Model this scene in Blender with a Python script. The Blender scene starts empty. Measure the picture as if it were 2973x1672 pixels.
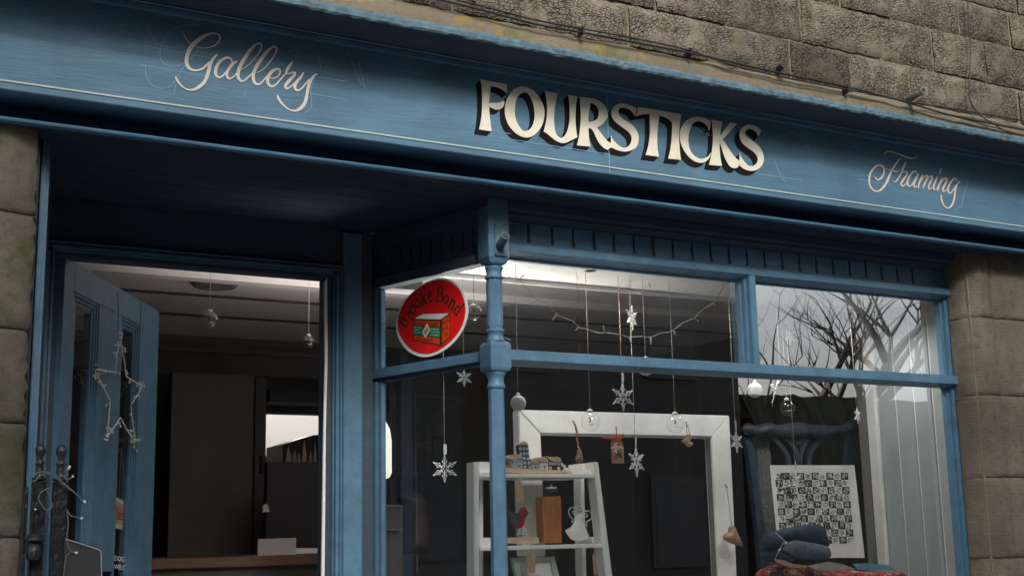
import bpy, bmesh, math, random
from mathutils import Vector, Matrix, geometry
random.seed(7)
C = bpy.context.scene.collection
R = math.radians
# ---------------------------------------------------------------- camera
CX = Vector((0.87123234, -0.49040408, -0.02140211))   # image right in world axes
CD = Vector((0.07439316, 0.17500934, -0.9817522))     # image down
CF = Vector((0.48520086, 0.8537421, 0.18895651))      # forward
EYE = Vector((0, 0, 1.5))
FPX = 3760.0
cam = bpy.data.objects.new('camera', bpy.data.cameras.new('camera'))
C.objects.link(cam)
cam.data.sensor_width = 36; cam.data.lens = FPX / 2973 * 36
cam.data.clip_start = 0.05; cam.data.clip_end = 400
m = Matrix((CX, -CD, -CF)).transposed().to_4x4(); m.translation = EYE
cam.matrix_world = m
bpy.context.scene.camera = cam
# ---------------------------------------------------------------- world, sun, exposure
SUN_EL, SUN_AZ = R(29), R(-19)     # azimuth off the street's normal, towards +X
w = bpy.data.worlds.new('World'); bpy.context.scene.world = w; w.use_nodes = True
nt = w.node_tree; bg = nt.nodes['Background']
sky = nt.nodes.new('ShaderNodeTexSky'); sky.sky_type = 'NISHITA'; sky.sun_disc = False
sky.sun_elevation = SUN_EL; sky.sun_rotation = math.pi - SUN_AZ
sky.air_density = 1.0; sky.dust_density = 4.0; sky.ozone_density = 1.0
hs = nt.nodes.new('ShaderNodeHueSaturation'); hs.inputs['Saturation'].default_value = 0.45
nt.links.new(sky.outputs[0], hs.inputs['Color']); nt.links.new(hs.outputs[0], bg.inputs['Color'])
bg.inputs['Strength'].default_value = 0.15
sl = bpy.data.lights.new('sun', 'SUN'); sl.energy = 5.0; sl.angle = R(20); sl.color = (1, 0.96, 0.9)
so = bpy.data.objects.new('sun', sl); C.objects.link(so)
sd = Vector((math.sin(SUN_AZ)*math.cos(SUN_EL), -math.cos(SUN_AZ)*math.cos(SUN_EL), math.sin(SUN_EL)))
so.rotation_euler = sd.to_track_quat('Z', 'Y').to_euler(); so.location = (3, -10, 9)
vs = bpy.context.scene.view_settings
vs.view_transform = 'Standard'; vs.look = 'None'; vs.gamma = 1; vs.exposure = 0.7
cy = bpy.context.scene.cycles
cy.max_bounces = 8; cy.transparent_max_bounces = 24; cy.sample_clamp_indirect = 4
cy.caustics_reflective = False; cy.caustics_refractive = False
# ---------------------------------------------------------------- geometry helpers
def ray(px, py): return CX*(px-1486.5) + CD*(py-836) + CF*FPX
def at(px, py, Y):                       # a point seen at a photograph pixel, on the plane of depth Y
    d = ray(px, py); return EYE + d*(Y/d.y)
def onp(px, py, p0, n):
    d = ray(px, py); return EYE + d*((p0-EYE).dot(n)/d.dot(n))
def scale_at(p): return (p-EYE).dot(CF)/FPX          # metres per pixel
def tag(o, label=None, cat=None, group=None, kind=None):
    if label: o['label'] = label
    if cat: o['category'] = cat
    if group: o['group'] = group
    if kind: o['kind'] = kind
    return o
def thing(name, label, cat, loc=(0, 0, 0), group=None):
    o = bpy.data.objects.new(name, None); o.empty_display_size = 0.1
    o.location = loc; C.objects.link(o); return tag(o, label, cat, group)
class MB:
    def __init__(s): s.v = []; s.f = []; s.sm = []; s.uv = {}
    def add(s, vs, fs, smooth=False):
        b = len(s.v); s.v += [Vector(v) for v in vs]
        for f in fs: s.f.append([b+i for i in f]); s.sm.append(smooth)
        return b
    def box(s, x0, x1, y0, y1, z0, z1):
        s.add([(x, y, z) for x in (x0, x1) for y in (y0, y1) for z in (z0, z1)],
              [(0, 1, 3, 2), (4, 6, 7, 5), (0, 4, 5, 1), (2, 3, 7, 6), (0, 2, 6, 4), (1, 5, 7, 3)]); return s
    def obox(s, o, ax, ay, az):            # box from corner o with three edge vectors
        o = Vector(o)
        s.add([o+ax*i+ay*j+az*k for i in (0, 1) for j in (0, 1) for k in (0, 1)],
              [(0, 1, 3, 2), (4, 6, 7, 5), (0, 4, 5, 1), (2, 3, 7, 6), (0, 2, 6, 4), (1, 5, 7, 3)]); return s
    def profx(s, prof, x0, x1, n=1):            # closed profile (y,z) swept along x
        k = len(prof)
        vs = [(x0+(x1-x0)*i/n, y, z) for i in range(n+1) for y, z in prof]
        fs = [(i*k+j, i*k+(j+1) % k, (i+1)*k+(j+1) % k, (i+1)*k+j) for i in range(n) for j in range(k)]
        s.add(vs, fs+[tuple(range(k))[::-1], tuple(n*k+j for j in range(k))]); return s
    def ext(s, pts, d):                    # polygon extruded by vector d (any outline, triangulated)
        pts = [Vector(p) for p in pts]; d = Vector(d); k = len(pts)
        tris = geometry.tessellate_polygon([pts])
        vs = pts+[p+d for p in pts]
        fs = [tuple(t) for t in tris]+[tuple(i+k for i in t)[::-1] for t in tris]+[(i, (i+1) % k, (i+1) % k+k, i+k) for i in range(k)]
        s.add(vs, fs); return s
    def tube(s, pts, r, n=8, smooth=True):
        pts = [Vector(p) for p in pts]
        rs = r if isinstance(r, (list, tuple)) else [r]*len(pts)
        b = len(s.v); prev = None
        for i, p in enumerate(pts):
            t = (pts[min(i+1, len(pts)-1)]-pts[max(i-1, 0)])
            t = t.normalized() if t.length > 1e-9 else Vector((0, 0, 1))
            u = prev if prev else (Vector((0, 0, 1)) if abs(t.z) < .9 else Vector((1, 0, 0)))
            u = (u-t*u.dot(t)).normalized(); prev = u; q = t.cross(u)
            for j in range(n):
                a = 2*math.pi*j/n; s.v.append(p+(u*math.cos(a)+q*math.sin(a))*rs[i])
        for i in range(len(pts)-1):
            for j in range(n):
                s.f.append([b+i*n+j, b+i*n+(j+1) % n, b+(i+1)*n+(j+1) % n, b+(i+1)*n+j]); s.sm.append(smooth)
        s.f.append([b+j for j in range(n)][::-1]); s.sm.append(False)
        s.f.append([b+(len(pts)-1)*n+j for j in range(n)]); s.sm.append(False)
        return s
    def lathe(s, c, prof, n=24, smooth=True, a0=0, axis=None):   # prof = (r, z) pairs round a vertical axis at c
        c = Vector(c); b = len(s.v)
        ex, ey, ez = axis or (Vector((1, 0, 0)), Vector((0, 1, 0)), Vector((0, 0, 1)))
        for r, z in prof:
            for j in range(n):
                a = a0+2*math.pi*j/n; s.v.append(c+ex*(r*math.cos(a))+ey*(r*math.sin(a))+ez*z)
        for i in range(len(prof)-1):
            for j in range(n):
                s.f.append([b+i*n+j, b+i*n+(j+1) % n, b+(i+1)*n+(j+1) % n, b+(i+1)*n+j]); s.sm.append(smooth)
        s.f.append([b+j for j in range(n)][::-1]); s.sm.append(False)
        s.f.append([b+(len(prof)-1)*n+j for j in range(n)]); s.sm.append(False)
        return s
    def ball(s, c, r, n=16, sq=(1, 1, 1)):
        k = n//2
        prof = [(max(1e-4, r*math.sin(math.pi*i/k))*sq[0], -r*math.cos(math.pi*i/k)*sq[2]) for i in range(k+1)]
        return s.lathe(c, prof, n)
    def build(s, name, mat, parent=None, bevel=0, uvs=None):
        me = bpy.data.meshes.new(name); me.from_pydata([tuple(v) for v in s.v], [], s.f); me.update()
        for p, q in zip(me.polygons, s.sm): p.use_smooth = q
        if uvs:
            L = me.uv_layers.new(name='UVMap')
            for i, uv in enumerate(uvs): L.data[i].uv = uv
        bm = bmesh.new(); bm.from_mesh(me); bmesh.ops.recalc_face_normals(bm, faces=bm.faces)
        if bevel:
            bm.edges.ensure_lookup_table()
            es = [e for e in bm.edges if len(e.link_faces) == 2 and e.calc_face_angle(0) > .5]
            bmesh.ops.bevel(bm, geom=es, offset=bevel, segments=2, affect='EDGES', clamp_overlap=True)
        bm.to_mesh(me); bm.free()
        o = bpy.data.objects.new(name, me); me.materials.append(mat); C.objects.link(o)
        if parent:
            o.parent = parent; base = Vector(parent.location); q = parent.parent
            while q: base += q.location; q = q.parent
        else:
            xs = [v.co.x for v in me.vertices]; ys = [v.co.y for v in me.vertices]
            base = Vector(((min(xs)+max(xs))/2, (min(ys)+max(ys))/2, min(v.co.z for v in me.vertices))); o.location = base
        for v in me.vertices: v.co -= base
        return o
def catmull(pts, sub=4, closed=False, corner=None):
    """smooth a polyline (tuples of any length); sharp turns stay sharp when corner (degrees) is given"""
    n = len(pts); out = []
    P = [Vector(p) for p in pts]
    def sharp(i):
        if corner is None: return False
        if not closed and (i <= 0 or i >= n-1): return True
        a = P[i % n]-P[(i-1) % n]; b = P[(i+1) % n]-P[i % n]
        a = Vector((a[0], a[1])); b = Vector((b[0], b[1]))
        return a.length < 1e-6 or b.length < 1e-6 or a.angle(b) > R(corner)
    for i in range(n if closed else n-1):
        p1, p2 = P[i], P[(i+1) % n]
        p0 = P[(i-1) % n] if (closed or i > 0) else p1
        p3 = P[(i+2) % n] if (closed or i < n-2) else p2
        m1 = (p2-p0)*.5 if not sharp(i) else (p2-p1)
        m2 = (p3-p1)*.5 if not sharp((i+1) % n if closed else i+1) else (p2-p1)
        L = (p2-p1).length
        if m1.length > L: m1 = m1*(L/m1.length)
        if m2.length > L: m2 = m2*(L/m2.length)
        for k in range(sub):
            t = k/sub
            out.append(p1*(2*t**3-3*t**2+1)+m1*(t**3-2*t*t+t)+p2*(-2*t**3+3*t*t)+m2*(t**3-t*t))
    if not closed: out.append(P[-1])
    return out
def stroke_polys(pts, sub=5):              # (x,y,width) centreline to convex quads and round joins
    q = catmull([tuple(p) for p in pts], sub); polys = []
    L = []
    for i, p in enumerate(q):
        a = q[max(i-1, 0)]; b = q[min(i+1, len(q)-1)]
        t = Vector((b[0]-a[0], b[1]-a[1]))
        t = t.normalized() if t.length > 1e-9 else Vector((1, 0))
        nrm = Vector((-t.y, t.x))*max(p[2], 1e-4)/2; c = Vector((p[0], p[1]))
        L.append((c+nrm, c-nrm))
    for i in range(len(L)-1):
        a, b, c, d = L[i][0], L[i][1], L[i+1][1], L[i+1][0]
        for t in ((a, b, c), (a, c, d), (a, b, d), (b, c, d)):
            ar = (t[1]-t[0]).cross(t[2]-t[0])
            if abs(ar) > 1e-7: polys.append(list(t) if ar > 0 else list(t)[::-1])
    for i in list(range(0, len(q), 2))+[len(q)-1]:
        p = q[i]; polys.append([Vector((p[0]+p[2]*.5*math.cos(a*math.pi/4), p[1]+p[2]*.5*math.sin(a*math.pi/4))) for a in range(8)])
    return polys
def union2d(polys):                        # flat union of convex/simple polygons -> verts, triangles, boundary edges
    vs = []; fs = []
    for p in polys:
        b = len(vs); vs += [Vector((v[0], v[1])) for v in p]; fs.append(list(range(b, b+len(p))))
    V, E, F, ov, oe, of = geometry.delaunay_2d_cdt(vs, [], fs, 1, 1e-6)
    def inp(c, p):
        r = False
        for s_, t_ in zip(p, p[1:]+p[:1]):
            if (s_[1] > c.y) != (t_[1] > c.y) and c.x < (t_[0]-s_[0])*(c.y-s_[1])/(t_[1]-s_[1])+s_[0]: r = not r
        return r
    F = [f for f, o in zip(F, of) if any(inp((V[f[0]]+V[f[1]]+V[f[2]])/3, polys[i]) for i in o)]
    cnt = {}
    for f in F:
        for i in range(len(f)):
            a, b = f[i], f[(i+1) % len(f)]
            cnt.setdefault((min(a, b), max(a, b)), []).append((a, b))
    B = [x[0] for x in cnt.values() if len(x) == 1]
    return V, F, B
def flat(polys, fn, d, name, mat, parent=None):      # union of polygons, mapped by fn(x,y)->point, thickness vector d
    V, F, B = union2d(polys); mb = MB(); n = len(V); d = Vector(d)
    P = [fn(v[0], v[1]) for v in V]
    mb.add(P+[p+d for p in P], [tuple(f) for f in F]+[tuple(i+n for i in f)[::-1] for f in F]+[(a, b, b+n, a+n) for a, b in B])
    return mb.build(name, mat, parent)
def puff(pts, Y, th, name, mat, parent=None, step=8, fn=None, prof=.5, sm=True, noise=0):
    """pillow-shaped solid whose outline is a closed curve of photograph pixels at depth Y"""
    O = [Vector((p[0], p[1])) for p in catmull(pts, 4, True, 50)]
    xs = [p.x for p in O]; ys = [p.y for p in O]
    V = list(O); n = len(O); x = min(xs)+step*.5
    def dist(q):
        return min(((q-a)-(b-a)*max(0, min(1, (q-a).dot(b-a)/max(1e-9, (b-a).length_squared)))).length for a, b in zip(O, O[1:]+O[:1]))
    def inside(q):
        c = False
        for a, b in zip(O, O[1:]+O[:1]):
            if (a.y > q.y) != (b.y > q.y) and q.x < (b.x-a.x)*(q.y-a.y)/(b.y-a.y)+a.x: c = not c
        return c
    while x < max(xs):
        y = min(ys)+step*.5
        while y < max(ys):
            q = Vector((x+random.uniform(-.2, .2)*step, y+random.uniform(-.2, .2)*step))
            if inside(q) and dist(q) > step*.35: V.append(q)
            y += step
        x += step
    W, E, F, ov, oe, of = geometry.delaunay_2d_cdt(V, [], [list(range(n))], 1, 1e-4)
    F = [f for f, o in zip(F, of) if len(o)]
    D = [dist(v) for v in W]; mx = max(D)
    f2 = fn or (lambda a, b: at(a, b, Y))
    P = [f2(v[0], v[1]) for v in W]
    nn = Vector((0, 1, 0))
    h = [th*(min(1, d/mx*1.3)**prof)*(1+noise*random.uniform(-1, 1)) for d in D]
    mb = MB(); k = len(W)
    bd = [i for i, d in enumerate(D) if d < 1e-3]
    mb.add([p-nn*(a*.5) for p, a in zip(P, h)]+[p+nn*(a*.5) for p, a in zip(P, h)], [tuple(f) for f in F]+[tuple(i+k for i in f)[::-1] for f in F], sm)
    o = mb.build(name, mat, parent)
    bm = bmesh.new(); bm.from_mesh(o.data); bmesh.ops.remove_doubles(bm, verts=bm.verts, dist=1e-5); bm.to_mesh(o.data); bm.free()
    return o
def px_poly(pts, Y, th, name, mat, parent=None, bevel=0, off=(0, 0), s=1.0, smooth=None):
    if smooth: pts = catmull(pts, 4, True, smooth)
    P = [at(off[0]+p[0]/s, off[1]+p[1]/s, Y) for p in pts]
    return MB().ext(P, (0, th, 0)).build(name, mat, parent, bevel)
_gc = {}
def glyph(ch):                             # outline of one character of the built-in font, unit height
    if ch in _gc: return _gc[ch]
    cu = bpy.data.curves.new('g', 'FONT'); cu.body = ch; cu.size = 1; cu.resolution_u = 3
    ob = bpy.data.objects.new('g', cu); C.objects.link(ob); bpy.context.view_layer.update()
    me = ob.evaluated_get(bpy.context.evaluated_depsgraph_get()).to_mesh()
    vs = [v.co.copy() for v in me.vertices]; fs = [tuple(p.vertices) for p in me.polygons]
    C.objects.unlink(ob); bpy.data.objects.remove(ob); bpy.data.curves.remove(cu)
    xs = [v.x for v in vs] or [0]; x0 = min(xs); wd = max(xs)-x0
    _gc[ch] = ([(v.x-x0, v.y) for v in vs], fs, wd); return _gc[ch]
def text(mb, s, fn, x, y, h, wsc=1.0, gap=.12, ux=(1, 0), vy=(0, -1), thick=None):
    """lay characters from (x,y) along ux with height h (pixel units), mapped through fn"""
    cap = .73
    for ch in s:
        if ch == ' ': x += ux[0]*h*.4*wsc; y += ux[1]*h*.4*wsc; continue
        vs, fs, wd = glyph(ch); k = h/cap
        P = [fn(x+(vx*ux[0]*wsc+vz*vy[0])*k, y+(vx*ux[1]*wsc+vz*vy[1])*k) for vx, vz in vs]
        mb.add(P, fs); adv = (wd+gap)*k*wsc
        x += ux[0]*adv; y += ux[1]*adv
    return mb
# ---------------------------------------------------------------- materials
def mat(name, col, rough=.6, metal=0, spec=.5, bump=0, bscale=30, var=0, vscale=6, stretch=(1, 1, 1), dirt=None, dscale=3, dthr=.6, coat=0, blotch=0):
    M = bpy.data.materials.new(name); M.use_nodes = True; N = M.node_tree; L = N.links.new
    b = N.nodes['Principled BSDF']
    b.inputs['Roughness'].default_value = rough; b.inputs['Metallic'].default_value = metal
    b.inputs['Specular IOR Level'].default_value = spec
    if coat: b.inputs['Coat Weight'].default_value = coat
    b.inputs['Base Color'].default_value = (*col, 1)
    tc = N.nodes.new('ShaderNodeTexCoord'); mp = N.nodes.new('ShaderNodeMapping'); mp.inputs['Scale'].default_value = stretch
    L(tc.outputs['Object'], mp.inputs[0]); out = None
    if var:
        n1 = N.nodes.new('ShaderNodeTexNoise'); n1.inputs['Scale'].default_value = vscale; n1.inputs['Detail'].default_value = 8; n1.inputs['Roughness'].default_value = .65
        L(mp.outputs[0], n1.inputs['Vector'])
        cr = N.nodes.new('ShaderNodeMapRange'); cr.inputs['From Min'].default_value = .3; cr.inputs['From Max'].default_value = .7
        cr.inputs['To Min'].default_value = 1-var; cr.inputs['To Max'].default_value = 1+var
        L(n1.outputs['Fac'], cr.inputs['Value'])
        mx = N.nodes.new('ShaderNodeVectorMath'); mx.operation = 'SCALE'; mx.inputs[0].default_value = col
        L(cr.outputs[0], mx.inputs['Scale']); out = mx.outputs[0]
        if blotch:
            n4 = N.nodes.new('ShaderNodeTexNoise'); n4.inputs['Scale'].default_value = 2.2; n4.inputs['Detail'].default_value = 4; n4.inputs['Distortion'].default_value = .8
            L(tc.outputs['Object'], n4.inputs['Vector']); c4 = N.nodes.new('ShaderNodeMapRange'); c4.inputs['From Min'].default_value = .35; c4.inputs['From Max'].default_value = .65
            c4.inputs['To Min'].default_value = 1-blotch; c4.inputs['To Max'].default_value = 1+blotch; L(n4.outputs['Fac'], c4.inputs['Value'])
            m4 = N.nodes.new('ShaderNodeVectorMath'); m4.operation = 'SCALE'; L(out, m4.inputs[0]); L(c4.outputs[0], m4.inputs['Scale']); out = m4.outputs[0]
    if dirt:
        n2 = N.nodes.new('ShaderNodeTexNoise'); n2.inputs['Scale'].default_value = dscale; n2.inputs['Detail'].default_value = 9; n2.inputs['Roughness'].default_value = .7
        L(tc.outputs['Object'], n2.inputs['Vector'])
        r2 = N.nodes.new('ShaderNodeMapRange'); r2.inputs['From Min'].default_value = dthr; r2.inputs['From Max'].default_value = dthr+.08
        L(n2.outputs['Fac'], r2.inputs['Value'])
        mm = N.nodes.new('ShaderNodeMix'); mm.data_type = 'RGBA'; mm.inputs[7].default_value = (*dirt, 1)
        if out: L(out, mm.inputs[6])
        else: mm.inputs[6].default_value = (*col, 1)
        L(r2.outputs[0], mm.inputs[0]); out = mm.outputs[2]
    if out: L(out, b.inputs['Base Color'])
    if bump:
        n3 = N.nodes.new('ShaderNodeTexNoise'); n3.inputs['Scale'].default_value = bscale; n3.inputs['Detail'].default_value = 6
        L(mp.outputs[0], n3.inputs['Vector'])
        bp = N.nodes.new('ShaderNodeBump'); bp.inputs['Strength'].default_value = bump; bp.inputs['Distance'].default_value = .004
        L(n3.outputs['Fac'], bp.inputs['Height']); L(bp.outputs[0], b.inputs['Normal'])
    return M
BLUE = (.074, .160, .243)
M = {}
M['blue'] = mat('blue_gloss_paint', BLUE, .5, bump=.5, bscale=45, var=.2, vscale=14, blotch=.12, dirt=(.25, .33, .4), dscale=34, dthr=.685)
M['blue_board'] = mat('blue_board_paint', (.078, .168, .25), .62, bump=.5, bscale=40, var=.13, vscale=9, stretch=(.5, 1, 4), blotch=.16, dirt=(.2, .32, .45), dscale=15, dthr=.72)
M['blue_old'] = mat('weathered_blue_paint', (.06, .14, .22), .75, spec=.2, bump=1.0, bscale=26, var=.3, vscale=12, stretch=(.4, 1, 3), dirt=(.3, .36, .42), dscale=24, dthr=.64)
M['blue_shaded'] = mat('shaded_blue_paint', (.045, .065, .09), .7, spec=.25, bump=.4, bscale=30, var=.15, vscale=9, stretch=(.4, 1, 3))  # shaded copy of the blue: undersides and recesses carry their shade as colour
M['flash'] = mat('painted_lead', (.075, .135, .17), .8, bump=.9, bscale=24, var=.5, vscale=22, dirt=(.2, .21, .17), dscale=14, dthr=.6)
M['cream'] = mat('cream_signwriting', (.78, .73, .60), .5, var=.07, vscale=30, bump=.1)
M['grey_cream'] = mat('grey_signwriting', (.60, .585, .53), .5, var=.08, vscale=30)
M['line'] = mat('pale_line_paint', (.42, .50, .48), .5, var=.12, vscale=20)
M['black_paint'] = mat('black_sign_paint', (.012, .011, .012), .8, spec=.1, var=.3, vscale=50, dirt=(.15, .15, .14), dscale=170, dthr=.76)
M['outline'] = mat('dark_blue_outline', (.02, .045, .08), .5)
M['scratch'] = mat('chalk_scratch', (.19, .34, .5), .7)
M['white_paint'] = mat('white_satin_paint', (.8, .79, .76), .5, bump=.35, bscale=50, var=.08, vscale=16, dirt=(.55, .52, .47), dscale=26, dthr=.7)
M['white_wall'] = mat('white_plaster', (.6, .58, .57), .9, bump=.2, bscale=20, var=.05, vscale=3)
M['grey_wall'] = mat('grey_plaster', (.17, .16, .155), .9, var=.15, vscale=3)
M['dark_wall'] = mat('dark_panel', (.075, .07, .066), .7, var=.2, vscale=4)
M['cane'] = mat('dark_iron', (.016, .017, .02), .35, bump=.8, bscale=60, var=.3, vscale=30, dirt=(.07, .07, .07), dscale=50, dthr=.66)
M['cable'] = mat('black_cable', (.018, .018, .018), .5)
M['string'] = mat('pale_string', (.6, .57, .53), .9)
M['rope'] = mat('dark_string', (.09, .08, .07), .9)
M['redstring'] = mat('red_ribbon', (.5, .06, .03), .8)
M['kraft'] = mat('kraft_card', (.42, .28, .16), .8, var=.1, vscale=30)
M['pink_card'] = mat('terracotta_card', (.36, .17, .12), .8, var=.1, vscale=40)
M['wood_orange'] = mat('orange_wood', (.42, .145, .03), .5, bump=.3, bscale=60, var=.25, vscale=30, stretch=(3, 3, .4))
M['wood_pale'] = mat('pale_driftwood', (.56, .42, .27), .8, bump=.5, bscale=60, var=.2, vscale=30, stretch=(.5, 1, 4))
M['wood_counter'] = mat('counter_wood', (.13, .062, .035), .5, var=.3, vscale=20, stretch=(.3, 1, 3))
M['wood_brown'] = mat('brown_wood', (.26, .13, .07), .6, var=.25, vscale=30)
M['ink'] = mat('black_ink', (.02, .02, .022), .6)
M['slate'] = mat('slate_board', (.03, .032, .036), .6, var=.3, vscale=10, dirt=(.12, .12, .12), dscale=60, dthr=.7)
M['paper'] = mat('white_paper', (.82, .82, .8), .8)
M['red'] = mat('red_enamel', (.8, .01, .01), .4, var=.05, vscale=10)
M['green'] = mat('green_print', (.01, .2, .09), .5)
M['orange'] = mat('orange_print', (.62, .06, .008), .5)
M['darkgreen'] = mat('dark_green_print', (.02, .03, .01), .5)
M['maroon'] = mat('maroon_print', (.09, .01, .008), .5)
M['denim'] = mat('dark_denim', (.018, .035, .058), .95, bump=1, bscale=160, var=.35, vscale=14)
M['denim_light'] = mat('faded_denim', (.07, .09, .12), .95, bump=1, bscale=160, var=.35, vscale=10)
M['navy'] = mat('navy_wood_paint', (.02, .06, .13), .6)
M['sage'] = mat('sage_frame_paint', (.42, .47, .40), .6, var=.08, vscale=20)
M['chairwood'] = mat('dark_carved_wood', (.04, .055, .075), .4, bump=.8, bscale=30, var=.3, vscale=20)
M['brownred'] = mat('robin_glaze', (.07, .045, .045), .4, var=.4, vscale=60, dirt=(.2, .1, .1), dscale=60, dthr=.62)
M['glow'] = mat('opal_glass', (.85, .83, .78), .3)
# ---- special materials
def glass_mat(name, refl=.16, tint=(1, 1, 1), rough=.0):
    m = bpy.data.materials.new(name); m.use_nodes = True; N = m.node_tree; L = N.links.new
    N.nodes.remove(N.nodes['Principled BSDF']); out = N.nodes['Material Output']
    t = N.nodes.new('ShaderNodeBsdfTransparent'); t.inputs[0].default_value = (*tint, 1)
    g = N.nodes.new('ShaderNodeBsdfGlossy'); g.inputs['Roughness'].default_value = rough
    lw = N.nodes.new('ShaderNodeFresnel'); lw.inputs['IOR'].default_value = 1.5
    ad = N.nodes.new('ShaderNodeMath'); ad.operation = 'ADD'; ad.inputs[1].default_value = refl
    L(lw.outputs[0], ad.inputs[0])
    ge = N.nodes.new('ShaderNodeNewGeometry'); iv = N.nodes.new('ShaderNodeMath'); iv.operation = 'SUBTRACT'; iv.inputs[0].default_value = 1; L(ge.outputs['Backfacing'], iv.inputs[1])
    mlt = N.nodes.new('ShaderNodeMath'); mlt.operation = 'MULTIPLY'; L(ad.outputs[0], mlt.inputs[0]); L(iv.outputs[0], mlt.inputs[1])
    mx = N.nodes.new('ShaderNodeMixShader'); L(mlt.outputs[0], mx.inputs[0]); L(t.outputs[0], mx.inputs[1]); L(g.outputs[0], mx.inputs[2])
    L(mx.outputs[0], out.inputs[0]); return m
M['pane'] = glass_mat('window_glass', .40, (.93, .95, .95))
M['pane_dark'] = glass_mat('door_glass', .05, (.9, .92, .92))
def bauble_mat():
    m = bpy.data.materials.new('clear_bauble_glass'); m.use_nodes = True; N = m.node_tree; L = N.links.new
    N.nodes.remove(N.nodes['Principled BSDF']); out = N.nodes['Material Output']
    t = N.nodes.new('ShaderNodeBsdfTransparent'); g = N.nodes.new('ShaderNodeBsdfGlossy'); g.inputs['Roughness'].default_value = .04
    d = N.nodes.new('ShaderNodeBsdfTransparent'); d.inputs[0].default_value = (.2, .2, .22, 1)
    lw = N.nodes.new('ShaderNodeLayerWeight'); lw.inputs[0].default_value = .25
    r = N.nodes.new('ShaderNodeMapRange'); r.inputs['From Min'].default_value = .72; r.inputs['From Max'].default_value = 1.0; r.inputs['To Max'].default_value = .95
    L(lw.outputs['Facing'], r.inputs['Value'])
    m1 = N.nodes.new('ShaderNodeMixShader'); L(r.outputs[0], m1.inputs[0]); L(t.outputs[0], m1.inputs[1]); L(d.outputs[0], m1.inputs[2])
    fr = N.nodes.new('ShaderNodeFresnel'); fr.inputs[0].default_value = 2.0
    ge = N.nodes.new('ShaderNodeNewGeometry'); iv = N.nodes.new('ShaderNodeMath'); iv.operation = 'SUBTRACT'; iv.inputs[0].default_value = 1; L(ge.outputs['Backfacing'], iv.inputs[1])
    ml = N.nodes.new('ShaderNodeMath'); ml.operation = 'MULTIPLY'; L(fr.outputs[0], ml.inputs[0]); L(iv.outputs[0], ml.inputs[1])
    m2 = N.nodes.new('ShaderNodeMixShader'); L(ml.outputs[0], m2.inputs[0]); L(m1.outputs[0], m2.inputs[1]); L(g.outputs[0], m2.inputs[2])
    L(m2.outputs[0], out.inputs[0]); return m
M['bauble'] = bauble_mat()
def acrylic():
    m = bpy.data.materials.new('clear_acrylic'); m.use_nodes = True; N = m.node_tree; L = N.links.new
    b = N.nodes['Principled BSDF']; b.inputs['Base Color'].default_value = (.85, .86, .86, 1); b.inputs['Roughness'].default_value = .15
    t = N.nodes.new('ShaderNodeBsdfTransparent'); mx = N.nodes.new('ShaderNodeMixShader'); mx.inputs[0].default_value = .62
    L(t.outputs[0], mx.inputs[1]); L(b.outputs[0], mx.inputs[2]); L(mx.outputs[0], N.nodes['Material Output'].inputs[0]); return m
M['acrylic'] = acrylic()
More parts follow.
